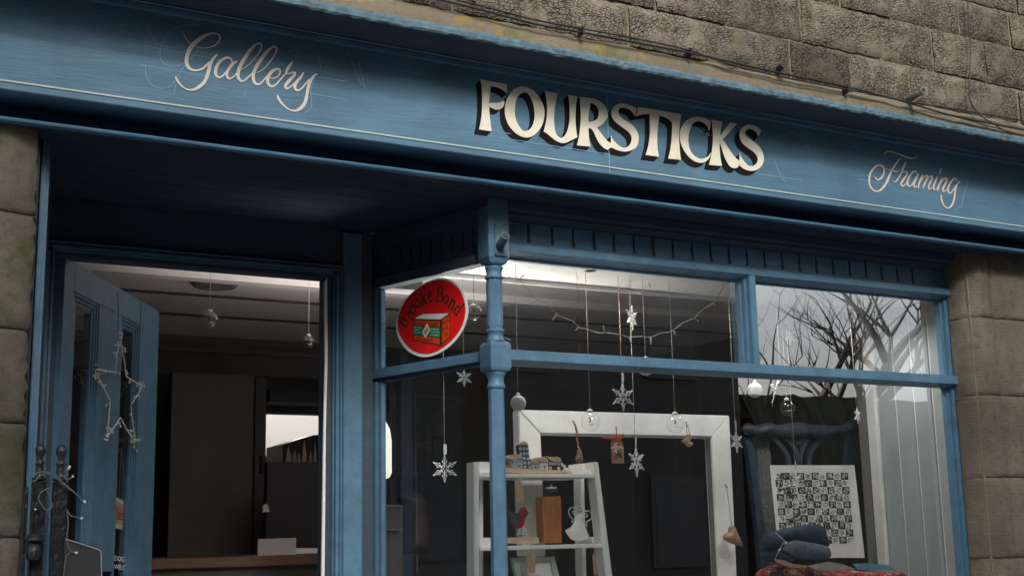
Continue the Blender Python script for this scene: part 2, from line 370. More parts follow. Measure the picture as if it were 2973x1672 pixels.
def stone_mat(name, c1, c2, c3, rock=1.0, moss=None, mthr=.55, tool=False, lich=None):
    """sandstone: mottled colour, chisel marks following each block's own UV direction"""
    m = bpy.data.materials.new(name); m.use_nodes = True; N = m.node_tree; L = N.links.new
    b = N.nodes['Principled BSDF']; b.inputs['Roughness'].default_value = .92; b.inputs['Specular IOR Level'].default_value = .2
    tc = N.nodes.new('ShaderNodeTexCoord')
    def noise(src, sc, det=8, ro=.6):
        n = N.nodes.new('ShaderNodeTexNoise'); n.inputs['Scale'].default_value = sc; n.inputs['Detail'].default_value = det; n.inputs['Roughness'].default_value = ro
        L(src, n.inputs['Vector']); return n.outputs['Fac']
    def mixc(f, a, c):
        x = N.nodes.new('ShaderNodeMix'); x.data_type = 'RGBA'; L(f, x.inputs[0])
        for i, q in ((6, a), (7, c)):
            if isinstance(q, tuple): x.inputs[i].default_value = (*q, 1)
            else: L(q, x.inputs[i])
        return x.outputs[2]
    def rng(v, a, c, lo=0, hi=1):
        r = N.nodes.new('ShaderNodeMapRange'); r.inputs['From Min'].default_value = a; r.inputs['From Max'].default_value = c
        r.inputs['To Min'].default_value = lo; r.inputs['To Max'].default_value = hi; L(v, r.inputs['Value']); return r.outputs[0]
    O = tc.outputs['Object']
    col = mixc(rng(noise(O, 3.2), .38, .62), c1, c2)
    col = mixc(rng(noise(O, 38, 6, .7), .52, .7, 0, .75), col, c3)
    pb = N.nodes.new('ShaderNodeVectorMath'); pb.operation = 'SCALE'; L(col, pb.inputs[0]); L(rng(noise(tc.outputs['UV'], .21, 0), .3, .7, .72, 1.3), pb.inputs['Scale'])
    if rock: col = pb.outputs[0]
    if moss: col = mixc(rng(noise(O, 5, 6, .65), mthr, mthr+.12, 0, .85), col, moss)
    if lich: col = mixc(rng(noise(O, 9, 5, .6), .60, .66, 0, .7), col, lich)
    h = noise(O, 55 if rock else 90, 9, .75)
    if rock:
        mp = N.nodes.new('ShaderNodeMapping'); mp.inputs['Scale'].default_value = (52, 104, 1); L(tc.outputs['UV'], mp.inputs[0])
        wn = N.nodes.new('ShaderNodeTexNoise'); wn.inputs['Scale'].default_value = 9; wn.inputs['Detail'].default_value = 3; L(tc.outputs['UV'], wn.inputs['Vector'])
        va = N.nodes.new('ShaderNodeVectorMath'); va.operation = 'MULTIPLY_ADD'; va.inputs[1].default_value = (1.3, 1.3, 0); L(wn.outputs['Color'], va.inputs[0]); L(mp.outputs[0], va.inputs[2])
        vo = N.nodes.new('ShaderNodeTexVoronoi'); vo.feature = 'DISTANCE_TO_EDGE'; vo.inputs['Scale'].default_value = 1; vo.inputs['Randomness'].default_value = .72; L(va.outputs[0], vo.inputs['Vector'])
        e = rng(vo.outputs['Distance'], 0, .16)
        msk = rng(noise(O, 9, 5), .40, .56)
        inv = N.nodes.new('ShaderNodeMath'); inv.operation = 'SUBTRACT'; inv.inputs[0].default_value = 1; L(e, inv.inputs[1])
        mu = N.nodes.new('ShaderNodeMath'); mu.operation = 'MULTIPLY'; L(inv.outputs[0], mu.inputs[0]); L(msk, mu.inputs[1])
        sc = N.nodes.new('ShaderNodeMath'); sc.operation = 'MULTIPLY'; sc.inputs[1].default_value = .34; L(mu.outputs[0], sc.inputs[0])
        col = mixc(sc.outputs[0], col, tuple(x*.25 for x in c1))
        cell = N.nodes.new('ShaderNodeTexVoronoi'); cell.inputs['Scale'].default_value = 1; cell.inputs['Randomness'].default_value = .72; L(va.outputs[0], cell.inputs['Vector'])
        sb = N.nodes.new('ShaderNodeMath'); sb.operation = 'MULTIPLY_ADD'; sb.inputs[1].default_value = -1.5*rock; L(mu.outputs[0], sb.inputs[0]); L(h, sb.inputs[2]); h = sb.outputs[0]
        rr = N.nodes.new('ShaderNodeSeparateColor'); L(cell.outputs['Color'], rr.inputs[0])
        s2 = N.nodes.new('ShaderNodeMath'); s2.operation = 'MULTIPLY_ADD'; s2.inputs[1].default_value = .6; L(rr.outputs[0], s2.inputs[0]); L(h, s2.inputs[2]); h = s2.outputs[0]
    if tool:
        wv = N.nodes.new('ShaderNodeTexWave'); wv.bands_direction = 'Z'; wv.inputs['Scale'].default_value = 21; wv.inputs['Distortion'].default_value = 6; wv.inputs['Detail'].default_value = 3; wv.inputs['Detail Scale'].default_value = 3
        L(O, wv.inputs['Vector'])
        s3 = N.nodes.new('ShaderNodeMath'); s3.operation = 'MULTIPLY_ADD'; s3.inputs[1].default_value = .09; L(wv.outputs['Fac'], s3.inputs[0]); L(h, s3.inputs[2]); h = s3.outputs[0]
        col = mixc(rng(wv.outputs['Fac'], .0, .35, .12, 0), col, tuple(x*.35 for x in c1))
    L(col, b.inputs['Base Color'])
    bp = N.nodes.new('ShaderNodeBump'); bp.inputs['Strength'].default_value = .9; bp.inputs['Distance'].default_value = .008
    L(h, bp.inputs['Height']); L(bp.outputs[0], b.inputs['Normal']); return m
M['rock'] = stone_mat('rock_faced_sandstone', (.135, .118, .092), (.20, .175, .137), (.10, .088, .062), 1.0, moss=(.13, .13, .075), mthr=.58)
M['band'] = stone_mat('lichened_stone_band', (.23, .195, .14), (.18, .155, .11), (.12, .10, .06), 0, moss=(.12, .13, .05), mthr=.6, lich=(.30, .21, .05))
M['tooled'] = stone_mat('tooled_sandstone', (.12, .104, .082), (.205, .178, .14), (.085, .07, .05), 0, tool=True)
M['mossy'] = stone_mat('mossy_rubble_stone', (.13, .118, .092), (.20, .182, .145), (.09, .08, .06), 0, moss=(.075, .09, .035), mthr=.52)
M['mortar'] = stone_mat('dark_mortar', (.20, .17, .12), (.26, .21, .15), (.10, .09, .06), 0)

# ================================================================ setting outside
def xs(px, py, Y): return at(px, py, Y).x
def zs(px, py, Y): return at(px, py, Y).z
g = MB().box(-60, 60, -60, .0, -.3, 0).build('road', mat('asphalt', (.06, .06, .062), .9, bump=.6, bscale=80, var=.2, vscale=30)); tag(g, kind='structure')
g = MB().box(-60, 60, .006, 30, -.3, .12).build('pavement', mat('paving', (.42, .41, .39), .9, bump=.4, bscale=50, var=.15, vscale=3)); tag(g, kind='structure')
g = MB().box(-60, 60, -8.6, -5.4, -.2, .12).build('far_pavement', mat('far_paving', (.25, .24, .22), .9, var=.15, vscale=3)); tag(g, kind='structure')

# ---- upper stone wall: coursed rock-faced blocks
def block_wall(name, x0, x1, z0, z1, Y, ch, bw, m, label, cat, rough=.012, joint=.008, depth=.3, seed=3, sub=.018, parent=None):
    rnd = random.Random(seed); mb = MB(); uvs = []
    z = z0; row = 0
    while z < z1:
        h = ch*rnd.uniform(.9, 1.12); x = x0-rnd.uniform(0, bw)
        while x < x1:
            wd = bw*rnd.uniform(.75, 1.3)
            xa, xb = max(x, x0), min(x+wd, x1)
            if xb-xa > .02:
                nx = max(2, int((xb-xa)/sub)); nz = max(2, int(h/sub)); ang = rnd.uniform(-.9, .9); ca, sa = math.cos(ang), math.sin(ang)
                ou, ov = rnd.uniform(0, 50), rnd.uniform(0, 50); b = len(mb.v); off = rnd.uniform(-.006, .006)
                for i in range(nx+1):
                    for j in range(nz+1):
                        u, v = i/nx, j/nz; ed = min(u*(xb-xa), (1-u)*(xb-xa), v*h, (1-v)*h)
                        k = min(1, ed/.03); bul = rough*(k**.5)*1.2+(rnd.uniform(-1, 1)*rough*.35 if ed > 0 else 0)
                        jx = rnd.uniform(-.003, .003) if ed <= 0 else 0
                        mb.v.append(Vector((xa+joint/2+u*(xb-xa-joint)+jx, Y-bul+off, z+joint/2+v*(h-joint)+jx)))
                for i in range(nx):
                    for j in range(nz):
                        q = [b+i*(nz+1)+j, b+(i+1)*(nz+1)+j, b+(i+1)*(nz+1)+j+1, b+i*(nz+1)+j+1]; mb.f.append(q); mb.sm.append(True)
                        for t in q:
                            p = mb.v[t]; uvs.append((ou+p.x*ca-p.z*sa, ov+p.x*sa+p.z*ca))
            x += wd
        z += h; row += 1
    o = mb.build(name, m, parent, uvs=uvs)
    if label: tag(o, label, cat)
    MB().box(x0, x1, Y+.004, Y+depth, z0, z+.0).build('mortar', M['mortar'], o)
    return o
ZB = zs(1500, 66, 3.50)                    # top of the smooth stone band
wall = block_wall('stone_wall', -.6, 7.6, ZB, ZB+2.4, 3.515, .165, .32, M['rock'], 'rock-faced sandstone block wall above the blue shop fascia', 'wall')
mb = MB(); n = 160; rnd = random.Random(5); x0, x1 = -.6, 7.6; zb0 = 1.5+1.40
for i in range(n+1):
    x = x0+(x1-x0)*i/n
    for (y, z) in ((3.60, zb0), (3.495, zb0), (3.492, ZB-.05), (3.497, ZB-.012), (3.512, ZB-.002), (3.60, ZB-.001)):
        mb.v.append(Vector((x, y+rnd.uniform(-.003, .003), z+(rnd.uniform(-.006, .006) if 3.49 < y < 3.55 and z > zb0 else 0))))
for i in range(n):
    for j in range(5): mb.f.append([i*6+j, (i+1)*6+j, (i+1)*6+j+1, i*6+j+1]); mb.sm.append(True)
tag(mb.build('stone_band', M['band']), 'smooth lichened stone band running just above the fascia cornice', 'stone band')

# ---- fascia (the shop sign)
FX0, FX1 = -.3, 6.6
sign = thing('shop_sign', 'long blue fascia board lettered FOURSTICKS with Gallery and Framing', 'sign', (3.2, 3.5, 2.6))
zt, zbm = 1.5+1.469, 1.5+1.184
MB().box(FX0, FX1, 3.47, 3.64, zbm, zt+.03).build('board', M['blue_board'], sign, .002)
MB().profx([(3.47, zt+.001), (3.4505, zt+.001), (3.449, zt+.012), (3.453, zt+.014), (3.446, zt+.019), (3.47, zt+.021)], FX0, FX1).build('bed_moulding', M['blue'], sign)
# cornice: cove under a projecting shelf, its shade put into the colour
MB().profx([(3.52, zt+.022), (3.45, zt+.022), (3.42, zt+.026), (3.36, zt+.030), (3.31, zt+.030), (3.306, zt+.018), (3.292, zt+.018), (3.290, zt+.044), (3.52, zt+.052)], FX0, FX1).build('cornice', M['blue_shaded'], sign)
mb = MB(); n = 420; rnd = random.Random(9)
prof = [(3.281, zt+.013), (3.276, zt+.018), (3.276, zt+.032), (3.283, zt+.044), (3.33, zt+.052), (3.50, zt+.060)]
lo = 0
for i in range(n+1):
    x = FX0+(FX1-FX0)*i/n; lo = lo*.75+rnd.uniform(-.0009, .0009)
    for k, (y, z) in enumerate(prof):
        mb.v.append(Vector((x, y+rnd.uniform(-.0015, .0015), z+lo+rnd.uniform(-.0015, .0015)*(1 if k < 5 else 0))))
for i in range(n):
    for j in range(5): mb.f.append([i*6+j, (i+1)*6+j, (i+1)*6+j+1, i*6+j+1]); mb.sm.append(False)
mb.build('lead_flashing', M['flash'], sign)
# lower stepped moulding and bead
MB().profx([(3.64, zbm-.001), (3.622, zbm-.001), (3.622, zbm-.010), (3.614, zbm-.011), (3.614, zbm-.018), (3.607, zbm-.019), (3.605, zbm-.027), (3.597, zbm-.028),
            (3.594, zbm-.045), (3.64, zbm-.045)], FX0, FX1).build('architrave_moulding', M['blue_old'], sign)
MB().profx([(3.520, zbm-.0605), (3.508, zbm-.0615), (3.499, zbm-.0645), (3.497, zbm-.069), (3.499, zbm-.0735), (3.506, zbm-.076), (3.520, zbm-.076)], FX0, FX1, 1).build('bead', M['blue_old'], sign)
M['porch'] = mat('shaded_porch_paint', (.03, .042, .06), .95, spec=.08, bump=.3, bscale=30, var=.2, vscale=9, stretch=(.4, 3, 1))  # near-black, so soffit board and ceiling carry the shade under the fascia as colour
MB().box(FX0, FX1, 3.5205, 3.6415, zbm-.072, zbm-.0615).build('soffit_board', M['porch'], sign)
# pale painted line along the bottom of the board
def fas(y=3.4695): return lambda a, b: at(a, b, y)
zl = zs(1500, 447, 3.469)
MB().box(FX0, FX1, 3.4688, 3.4705, zl-.0023, zl+.0023).build('painted_line', M['line'], sign)
MB().box(FX0, FX1, 3.4690, 3.4705, zl-.0045, zl-.0034).build('painted_line', M['outline'], sign)
# board joint
xj = xs(1765, 350, 3.469); MB().box(xj-.0015, xj+.0015, 3.4692, 3.4705, zbm+.006, zt-.01).build('board_joint', M['scratch'], sign)

LET = {}
LET['F'] = (1350, 210, 6.3, [[(285,135),(520,175),(765,215),(770,385),(700,330),(600,280),(475,255),(455,400),(443,520),(440,580),(480,562),(560,564),(640,555),(690,525),(722,530),(715,600),(680,655),(620,685),(560,683),(500,658),(443,630),(447,720),(462,880),(490,1080),(370,1065),(258,1045),(290,900),(312,700),(315,450),(305,260)]], [])
LET['O'] = (1350, 210, 6.3, [[(1050,262),(1140,275),(1240,330),(1330,420),(1405,540),(1448,660),(1455,760),(1440,880),(1395,1000),(1310,1110),(1220,1175),(1120,1195),(1010,1165),(900,1090),(800,970),(750,850),(730,730),(740,600),(775,480),(830,385),(900,310),(980,270)]],
  [[(1090,365),(1160,400),(1215,490),(1255,600),(1275,740),(1270,860),(1240,970),(1180,1050),(1110,1080),(1050,1060),(980,970),(930,860),(912,740),(920,600),(945,490),(1000,410)]])
LET['U'] = (1550, 250, 6.3, [[(200,88),(310,115),(435,135),(405,280),(378,430),(370,600),(378,750),(400,850),(440,920),(500,955),(560,915),(610,830),(640,720),(655,600),(658,450),(650,300),(630,165),(720,178),(798,190),(775,330),(765,500),(762,640),(775,800),(795,940),(700,985),(610,1030),(520,1045),(420,1010),(320,935),(230,860),(180,835),(215,700),(238,550),(245,400),(230,240)]], [])
LET['R'] = (1550, 250, 6.3, [[(842,200),(960,215),(1080,230),(1190,270),(1270,330),(1320,400),(1350,480),(1348,570),(1300,650),(1230,720),(1155,765),(1220,850),(1290,940),(1350,1010),(1407,1045),(1412,1125),(1350,1170),(1280,1130),(1200,1050),(1140,940),(1100,850),(1060,790),(1000,768),(1002,850),(1012,980),(1035,1110),(900,1095),(790,1085),(820,960),(845,800),(858,640),(858,480),(850,340)]],
  [[(1040,308),(1110,335),(1165,390),(1190,470),(1185,550),(1150,610),(1080,650),(998,662),(1000,560),(1020,420)]])
LET['S'] = (1550, 250, 6.3, [[(1627,320),(1705,335),(1792,365),(1853,395),(1884,422),(1866,495),(1853,552),(1827,513),(1775,452),(1705,413),(1640,398),(1590,402),(1555,435),(1545,480),(1570,545),(1640,612),(1750,680),(1827,739),(1879,817),(1914,904),(1918,991),(1901,1069),(1853,1139),(1775,1182),(1679,1200),(1590,1190),(1510,1165),(1440,1135),(1413,1122),(1408,1045),(1412,990),(1415,905),(1450,985),(1520,1060),(1590,1112),(1660,1137),(1730,1100),(1775,1040),(1790,960),(1770,890),(1710,820),(1620,755),(1520,680),(1450,600),(1420,520),(1430,440),(1480,370),(1550,328)]], [])
LET['T'] = (1800, 290, 7.246, [[(380,152),(700,200),(1000,250),(1068,263),(1085,330),(1090,480),(1040,420),(950,370),(835,328),(815,450),(795,600),(785,750),(785,900),(795,1050),(820,1200),(680,1180),(540,1160),(590,1000),(615,850),(630,700),(630,500),(625,300),(520,305),(430,320),(335,350),(365,260)]], [])
LET['I'] = (1800, 290, 7.246, [[(1075,267),(1300,305),(1275,420),(1255,560),(1245,750),(1250,930),(1262,1100),(1285,1265),(1150,1250),(1015,1235),(1055,1080),(1080,900),(1096,700),(1098,480),(1092,350)]], [])
LET['C'] = (1960, 310, 6.739, [[(470,203),(580,220),(660,262),(702,300),(688,390),(668,470),(645,400),(600,345),(530,300),(460,285),(390,305),(330,360),(290,450),(265,580),(262,700),(285,820),(340,920),(420,990),(510,1020),(600,1000),(655,965),(700,900),(692,960),(650,1030),(580,1085),(500,1100),(400,1075),(290,1000),(190,880),(120,730),(95,580),(110,450),(170,330),(260,250),(370,208)]], [])
LET['K'] = (1960, 310, 6.739, [[(715,255),(820,275),(930,292),(905,400),(890,500),(880,580),(950,470),(1020,380),(1080,318),(1150,325),(1218,335),(1120,440),(1020,550),(930,645),(990,720),(1050,820),(1120,920),(1190,1005),(1260,1058),(1257,1150),(1210,1200),(1150,1205),(1070,1160),(1000,1050),(950,930),(910,800),(880,705),(870,760),(878,900),(895,1040),(920,1160),(790,1150),(665,1135),(700,1000),(725,850),(740,680),(742,520),(730,380)]], [])
LET['S2'] = (1960, 310, 6.739, [[(1465,352),(1560,375),(1640,420),(1685,465),(1660,530),(1638,580),(1610,530),(1550,470),(1470,435),(1410,445),(1370,500),(1380,560),(1440,620),(1530,680),(1630,760),(1700,860),(1735,970),(1735,1060),(1700,1150),(1620,1225),(1520,1255),(1420,1245),(1330,1205),(1268,1155),(1263,1060),(1265,910),(1310,1010),(1380,1100),(1450,1160),(1520,1165),(1590,1115),(1620,1040),(1600,960),(1530,880),(1420,800),(1330,725),(1280,640),(1262,550),(1275,460),(1330,395),(1400,360)]], [])
def fill_holes(outer, holes):
    """triangles of an outline with holes"""
    allp = [outer]+holes; vs = []; ed = []
    for p in allp:
        b = len(vs); vs += [Vector((q[0], q[1])) for q in p]; ed += [(b+i, b+(i+1) % len(p)) for i in range(len(p))]
    V, E, F, a, b_, c = geometry.delaunay_2d_cdt(vs, ed, [], 1, 1e-4)
    def ins(q, O):
        r = False
        for s_, t_ in zip(O, O[1:]+O[:1]):
            if (s_[1] > q.y) != (t_[1] > q.y) and q.x < (t_[0]-s_[0])*(q.y-s_[1])/(t_[1]-s_[1])+s_[0]: r = not r
        return r
    out = []
    for f in F:
        c = sum((V[i] for i in f), Vector((0, 0)))/len(f)
        if ins(c, outer) and not any(ins(c, h) for h in holes): out.append([tuple(V[i]) for i in f])
    return out
for k, (ox, oy, s, outs, holes) in LET.items():
    cv = lambda P: [(ox+p[0]/s, oy+p[1]/s) for p in catmull(P, 4, True, 38)]
    o2 = cv(outs[0]); h2 = [cv(h) for h in holes]
    tr = fill_holes(o2, h2)
    let = flat(tr, fas(3.4672), (0, .0012, 0), 'letter', M['cream'], sign)
    mb = MB(); s0 = (-3.0, 2.6); s1 = (-15.2, 14.4)
    for t in tr:
        P = [at(a+s0[0], b+s0[1], 3.4688) for a, b in t]; Q = [at(a+s1[0], b+s1[1], 3.4696) for a, b in t]
        mb.add(P, [tuple(range(len(P)))]); mb.add(Q, [tuple(range(len(Q)))])
    for O in [o2]+h2:
        n = len(O)
        P = [at(a+s0[0], b+s0[1], 3.4688) for a, b in O]; Q = [at(a+s1[0], b+s1[1], 3.4696) for a, b in O]
        mb.add(P+Q, [(i, (i+1) % n, (i+1) % n+n, i+n) for i in range(n)])
    mb.build('drop_shade', M['black_paint'], let)
GAL = [(490, 80, 7.243, [
 [(300,118,6),(335,190,12),(390,280,16),(460,345,16),(560,400,14),(680,432,16),(800,432,18),(930,400,25),(1020,340,35),(1070,260,42),(1075,190,45),(1030,140,38),(950,125,40),(850,145,50),(740,190,65),(620,270,85),(500,380,95),(420,500,90),(380,620,80),(372,720,78),(395,810,72),(450,870,60),(540,905,42),(630,900,42),(720,860,45),(800,790,45),(850,735,40)],
 [(1010,580,45),(950,640,55),(900,720,65),(860,830,75),(830,950,75),(790,1070,75),(730,1170,75),(650,1240,75),(560,1295,60),(460,1315,40),(360,1295,28),(260,1220,35),(190,1130,45),(150,1060,42),(150,1040,30)],
 [(1335,740,30),(1310,670,35),(1250,638,45),(1180,650,55),(1090,710,65),(1020,800,68),(985,900,68),(990,990,60),(1050,1050,45),(1120,1030,40),(1200,950,40),(1290,850,50),(1380,740,50),(1430,722,40)],
 [(1330,780,60),(1260,880,62),(1220,970,60),(1235,1050,55),(1290,1080,38),(1360,1040,30),(1440,955,26)]]),
 (680, 110, 6.3, [
 [(130,580,14),(220,530,16),(330,430,18),(430,310,20),(490,210,28),(500,140,34),(460,105,32),(390,130,44),(300,220,60),(210,350,66),(130,480,68),(80,600,66),(70,700,60),(100,770,50),(150,795,35),(210,765,30),(300,680,26),(340,640,26)],
 [(410,640,16),(500,600,18),(600,510,20),(700,380,24),(765,270,30),(780,200,36),(740,165,34),(670,190,44),(580,280,60),(490,400,66),(400,540,66),(355,660,62),(350,750,58),(380,830,50),(440,855,38),(500,820,30),(570,740,28),(620,690,26)],
 [(660,740,14),(740,735,18),(810,690,26),(845,620,34),(820,580,36),(760,580,46),(690,620,60),(630,700,62),(610,790,56),(635,860,50),(700,890,40),(770,850,30),(850,760,28),(950,650,28)],
 [(1065,440,30),(1030,490,50),(980,570,56),(950,640,36),(1000,660,24),(1060,640,30),(1115,640,34),(1100,690,48),(1030,760,58),(960,840,58),(935,900,52),(970,930,40),(1040,890,28),(1110,830,28)],
 [(1265,645,30),(1220,720,50),(1150,800,56),(1110,880,54),(1120,940,48),(1165,965,38),(1230,930,30),(1310,840,30),(1370,770,36)],
 [(1520,665,20),(1470,690,40),(1420,750,52),(1380,830,56),(1350,930,54),(1330,1040,54),(1310,1140,60),(1270,1230,66),(1200,1300,60),(1120,1335,38),(1020,1320,28),(920,1250,34),(840,1160,44),(800,1090,44),(795,1060,30)]])]
FRA = [(2500, 420, 7.245, [
 [(475,225,14),(510,175,30),(570,148,36),(650,150,38),(760,185,40),(880,235,42),(1000,280,44),(1090,290,38),(1150,265,26),(1175,228,12)],
 [(845,285,24),(790,330,40),(720,430,46),(650,540,46),(590,670,48),(540,790,50),(470,900,52),(390,965,42),(310,980,34),(230,930,36),(180,840,38),(172,730,42),(190,620,42),(250,520,42),(330,450,40),(410,435,40),(470,480,40),(485,560,34),(465,650,40),(410,720,44),(350,740,34),(305,710,24),(285,660,10)],
 [(530,515,20),(620,530,22),(700,560,34),(760,565,30),(800,525,12)],
 [(945,375,30),(915,430,44),(880,510,50),(850,580,34),(820,650,28),(770,730,30),(720,785,26),(670,770,12)],
 [(860,590,16),(920,575,22),(970,575,30),(960,640,44),(890,740,44),(845,820,44),(865,870,36),(920,850,26),(960,800,24)],
 [(1180,620,20),(1160,570,28),(1100,570,36),(1040,640,42),(990,740,42),(980,830,40),(1020,880,32),(1080,830,28),(1140,730,34),(1210,620,26)],
 [(1180,680,40),(1130,780,44),(1110,870,38),(1140,900,26),(1180,870,22)],
 [(1300,640,28),(1260,720,42),(1220,820,40),(1205,920,20)], [(1240,800,20),(1310,700,26),(1380,645,32),(1395,690,40),(1350,800,44),(1300,920,24)],
 [(1340,830,20),(1420,700,28),(1490,665,34),(1495,720,42),(1440,830,44),(1420,900,40),(1445,940,28),(1490,900,22)],
 [(1605,690,28),(1560,780,42),(1530,870,42),(1530,940,36),(1570,950,24),(1620,880,22)], [(1695,500,24),(1670,560,40),(1645,625,18)],
 [(1710,700,28),(1670,790,42),(1630,890,40),(1612,980,20)], [(1650,850,20),(1720,750,28),(1790,705,34),(1805,760,42),(1750,870,44),(1715,950,42),(1745,990,28),(1800,940,22)],
 [(2020,780,20),(2010,730,28),(1960,720,36),(1890,790,42),(1835,900,42),(1835,990,38),(1880,1025,28),(1940,950,28),(2000,860,30),(2080,775,22)],
 [(2010,850,36),(1985,950,40),(1970,1060,40),(1950,1180,40),(1900,1290,44),(1830,1335,34),(1760,1300,28),(1710,1210,34),(1685,1120,38),(1690,1060,24)]])]
for word in (GAL, FRA):
    for grow, m, y, nm in ((1.0, M['grey_cream'], 3.4672, 'painted_word'), (1.9, M['outline'], 3.4690, 'word_outline')):
        polys = []
        for ox, oy, s, strokes in word:
            for st in strokes:
                polys += stroke_polys([(ox+a/s, oy+b/s, w_/s+(grow-1)*2.2) for a, b, w_ in st], 5)
        o = flat(polys, fas(y), (0, .0008, 0), nm, m, sign if nm == 'painted_word' else o)
# faint chalk setting-out marks left on the board
sc = [[(415,134),(480,145),(560,160),(650,176)], [(408,188),(520,208),(640,228)], [(430,75),(437,100),(455,125),(485,137),(520,133)], [(583,75),(560,72),(520,78),(488,100),(468,135),(466,170),(485,190),(515,192),(545,180)],
      [(424,190),(422,210),(430,235),(450,252),(475,257),(500,245),(520,215),(545,180),(575,150)], [(505,275),(510,250),(520,230)], [(711,263),(711,278)], [(925,224),(1005,237)], [(905,272),(1005,290)],
      [(840,150),(880,135),(910,145),(928,175),(930,200)], [(885,330),(905,310),(902,262),(915,225)], [(1040,180),(1060,260)], [(1010,150),(1050,250)],
      [(2030,378),(2088,412)], [(2036,372),(2082,408)], [(2066,372),(2066,420)], [(2250,470),(2270,515),(2280,530)], [(2290,380),(2330,400),(2350,440)], [(2440,395),(2470,405),(2490,440)],
      [(2510,485),(2560,492)], [(2490,520),(2590,537)], [(2815,510),(2800,560),(2790,600),(2770,608)], [(1140,200),(1230,218)], [(1450,400),(1760,447)], [(1400,375),(1500,392)], [(2200,505),(2330,523)]]
for i, p in enumerate(sc):
    q = catmull([(a, b, 1.1) for a, b in p], 4); mb = MB()
    for j in range(len(q)-1):
        a, b = q[j], q[j+1]; t = Vector((b[0]-a[0], b[1]-a[1])); nn = Vector((-t.y, t.x)).normalized()*.8
        mb.add([at(a[0]+nn.x, a[1]+nn.y, 3.4694-.00001*i), at(a[0]-nn.x, a[1]-nn.y, 3.4694-.00001*i), at(b[0]-nn.x, b[1]-nn.y, 3.4694-.00001*i), at(b[0]+nn.x, b[1]+nn.y, 3.4694-.00001*i)], [(0, 1, 2, 3)])
    mb.build('chalk_mark', M['scratch'], sign)

# ---- cables and stubs on the wall
def cable(pts, r, name, label, Y=None, lift=0):
    P = [at(p[0], p[1], p[2] if len(p) > 2 else 3.47) for p in catmull([tuple(q) if len(q) > 2 else (q[0], q[1], 3.47) for q in pts], 5)]
    o = MB().tube(P, r, 6).build(name, M['cable']); tag(o, label, 'cable'); return o
c1 = cable([(1140,-32),(1290,3),(1400,30),(1560,72),(1690,95),(1850,125),(2005,155),(2110,178),(2260,212),(2400,240),(2520,268),(2640,300),(2760,335),(2973,378),(3080,400)], .0042, 'wall_cable', 'thick black cable following the top of the stone band')
c2 = cable([(1140,-44),(1290,-8),(1400,19),(1560,60),(1690,84),(1850,114),(2005,148),(2110,185),(2260,222),(2400,250),(2520,272),(2640,297),(2800,322),(2973,352),(3080,370)], .0032, 'wall_cable', 'thinner black cable running just above the thick one')
c3 = cable([(2640,300),(2720,325),(2850,360),(2973,395),(3080,425)], .0025, 'wall_cable', 'thin cable branching down to the right below the pipe stub')
c4 = cable([(2808,-60),(2812,60),(2818,150),(2814,240),(2816,290),(2840,330),(2900,370),(2973,412),(3050,450)], .0028, 'wall_cable', 'thin cable hanging down the wall at the far right')
for i, (x, y) in enumerate(((1693, 90), (2007, 152), (2462, 260))):
    p = at(x, y, 3.466)
    mb = MB().box(p.x-.004, p.x+.004, p.y-.006, p.y+.03, p.z-.013, p.z+.015)
    tag(mb.build('cable_clip', M['cable'], None, .001), ('grey clip holding the cables above the letter R', 'grey clip holding the cables above the letters CK', 'grey clip on the cables left of the pipe stub')[i], 'clip', 'clips holding the wall cables')
def stub(a, b, r, label, Y0, Y1, m):
    p, q = at(a[0], a[1], Y0), at(b[0], b[1], Y1); d = (q-p).normalized()
    t = thing('pipe_stub', label, 'pipe', tuple(p))
    MB().tube([p, q], r, 16).build('pipe', m, t)
    MB().tube([q-d*.004, q+d*.003], r*1.12, 16).build('rim', m, t)
    MB().tube([q+d*.0031, q+d*.0035], r*.75, 16).build('bore', M['ink'], t)
stub((2636, 292), (2680, 263), .0125, 'grey metal pipe stub sticking out of the wall at the right', 3.50, 3.40, mat('galvanised', (.2, .19, .16), .6, .3, var=.3, vscale=30))
stub((2262, 198), (2276, 188), .011, 'short rusty pipe stub above the last letters of the sign', 3.50, 3.45, mat('rust', (.06, .04, .03), .8, var=.4, vscale=40))

# ---- stone piers either side
def pier(name, label, x0, x1, Y0, z0, z1, joints, m, ed, seed, back=4.6, xsub=.03, ret=.55):
    rnd = random.Random(seed); mb = MB(); nx = max(2, int((x1-x0)/xsub))
    zz = [z0]+joints+[z1]
    for a, b in zip(zz, zz[1:]):
        H_ = b-a; VV = [0, .004/H_, .010/H_]+[i/10 for i in range(1, 10)]+[1-.010/H_, 1-.004/H_, 1]; nz = len(VV)-1; off = rnd.uniform(-.006, .004); B = len(mb.v)
        pro = [(x0, Y0+ret)]+[(x0+(x1-x0)*i/nx, None) for i in range(nx+1)]+[(x1, Y0+ret)]
        for j in range(nz+1):
            v = VV[j]; e = min(v, 1-v)*(b-a)
            for i, (x, yy) in enumerate(pro):
                k = 0 if e > .009 else (.009-e)*1.0
                y = (Y0+off+ed(x)+k if yy is None else yy)+rnd.uniform(-.003, .003)
                xx = x+(rnd.uniform(-.006, .006) if i in (1, len(pro)-2) else 0)
                mb.v.append(Vector((xx, y, a+v*(b-a)+.0)))
        n = len(pro)
        for j in range(nz):
            for i in range(n-1): mb.f.append([B+j*n+i, B+j*n+i+1, B+(j+1)*n+i+1, B+(j+1)*n+i]); mb.sm.append(True)
        mb.f.append([B+i for i in range(n)][::-1]); mb.sm.append(False); mb.f.append([B+nz*n+i for i in range(n)]); mb.sm.append(False)
    o = mb.build(name, m); tag(o, label, 'stone pier'); 
    MB().box(x0+.02, x1-.02, Y0+.03, back, z0, z1).build('mortar', M['mortar'], o)
    return o
ZS = 1.5+1.108
xr0 = xs(2830, 1134, 3.62)
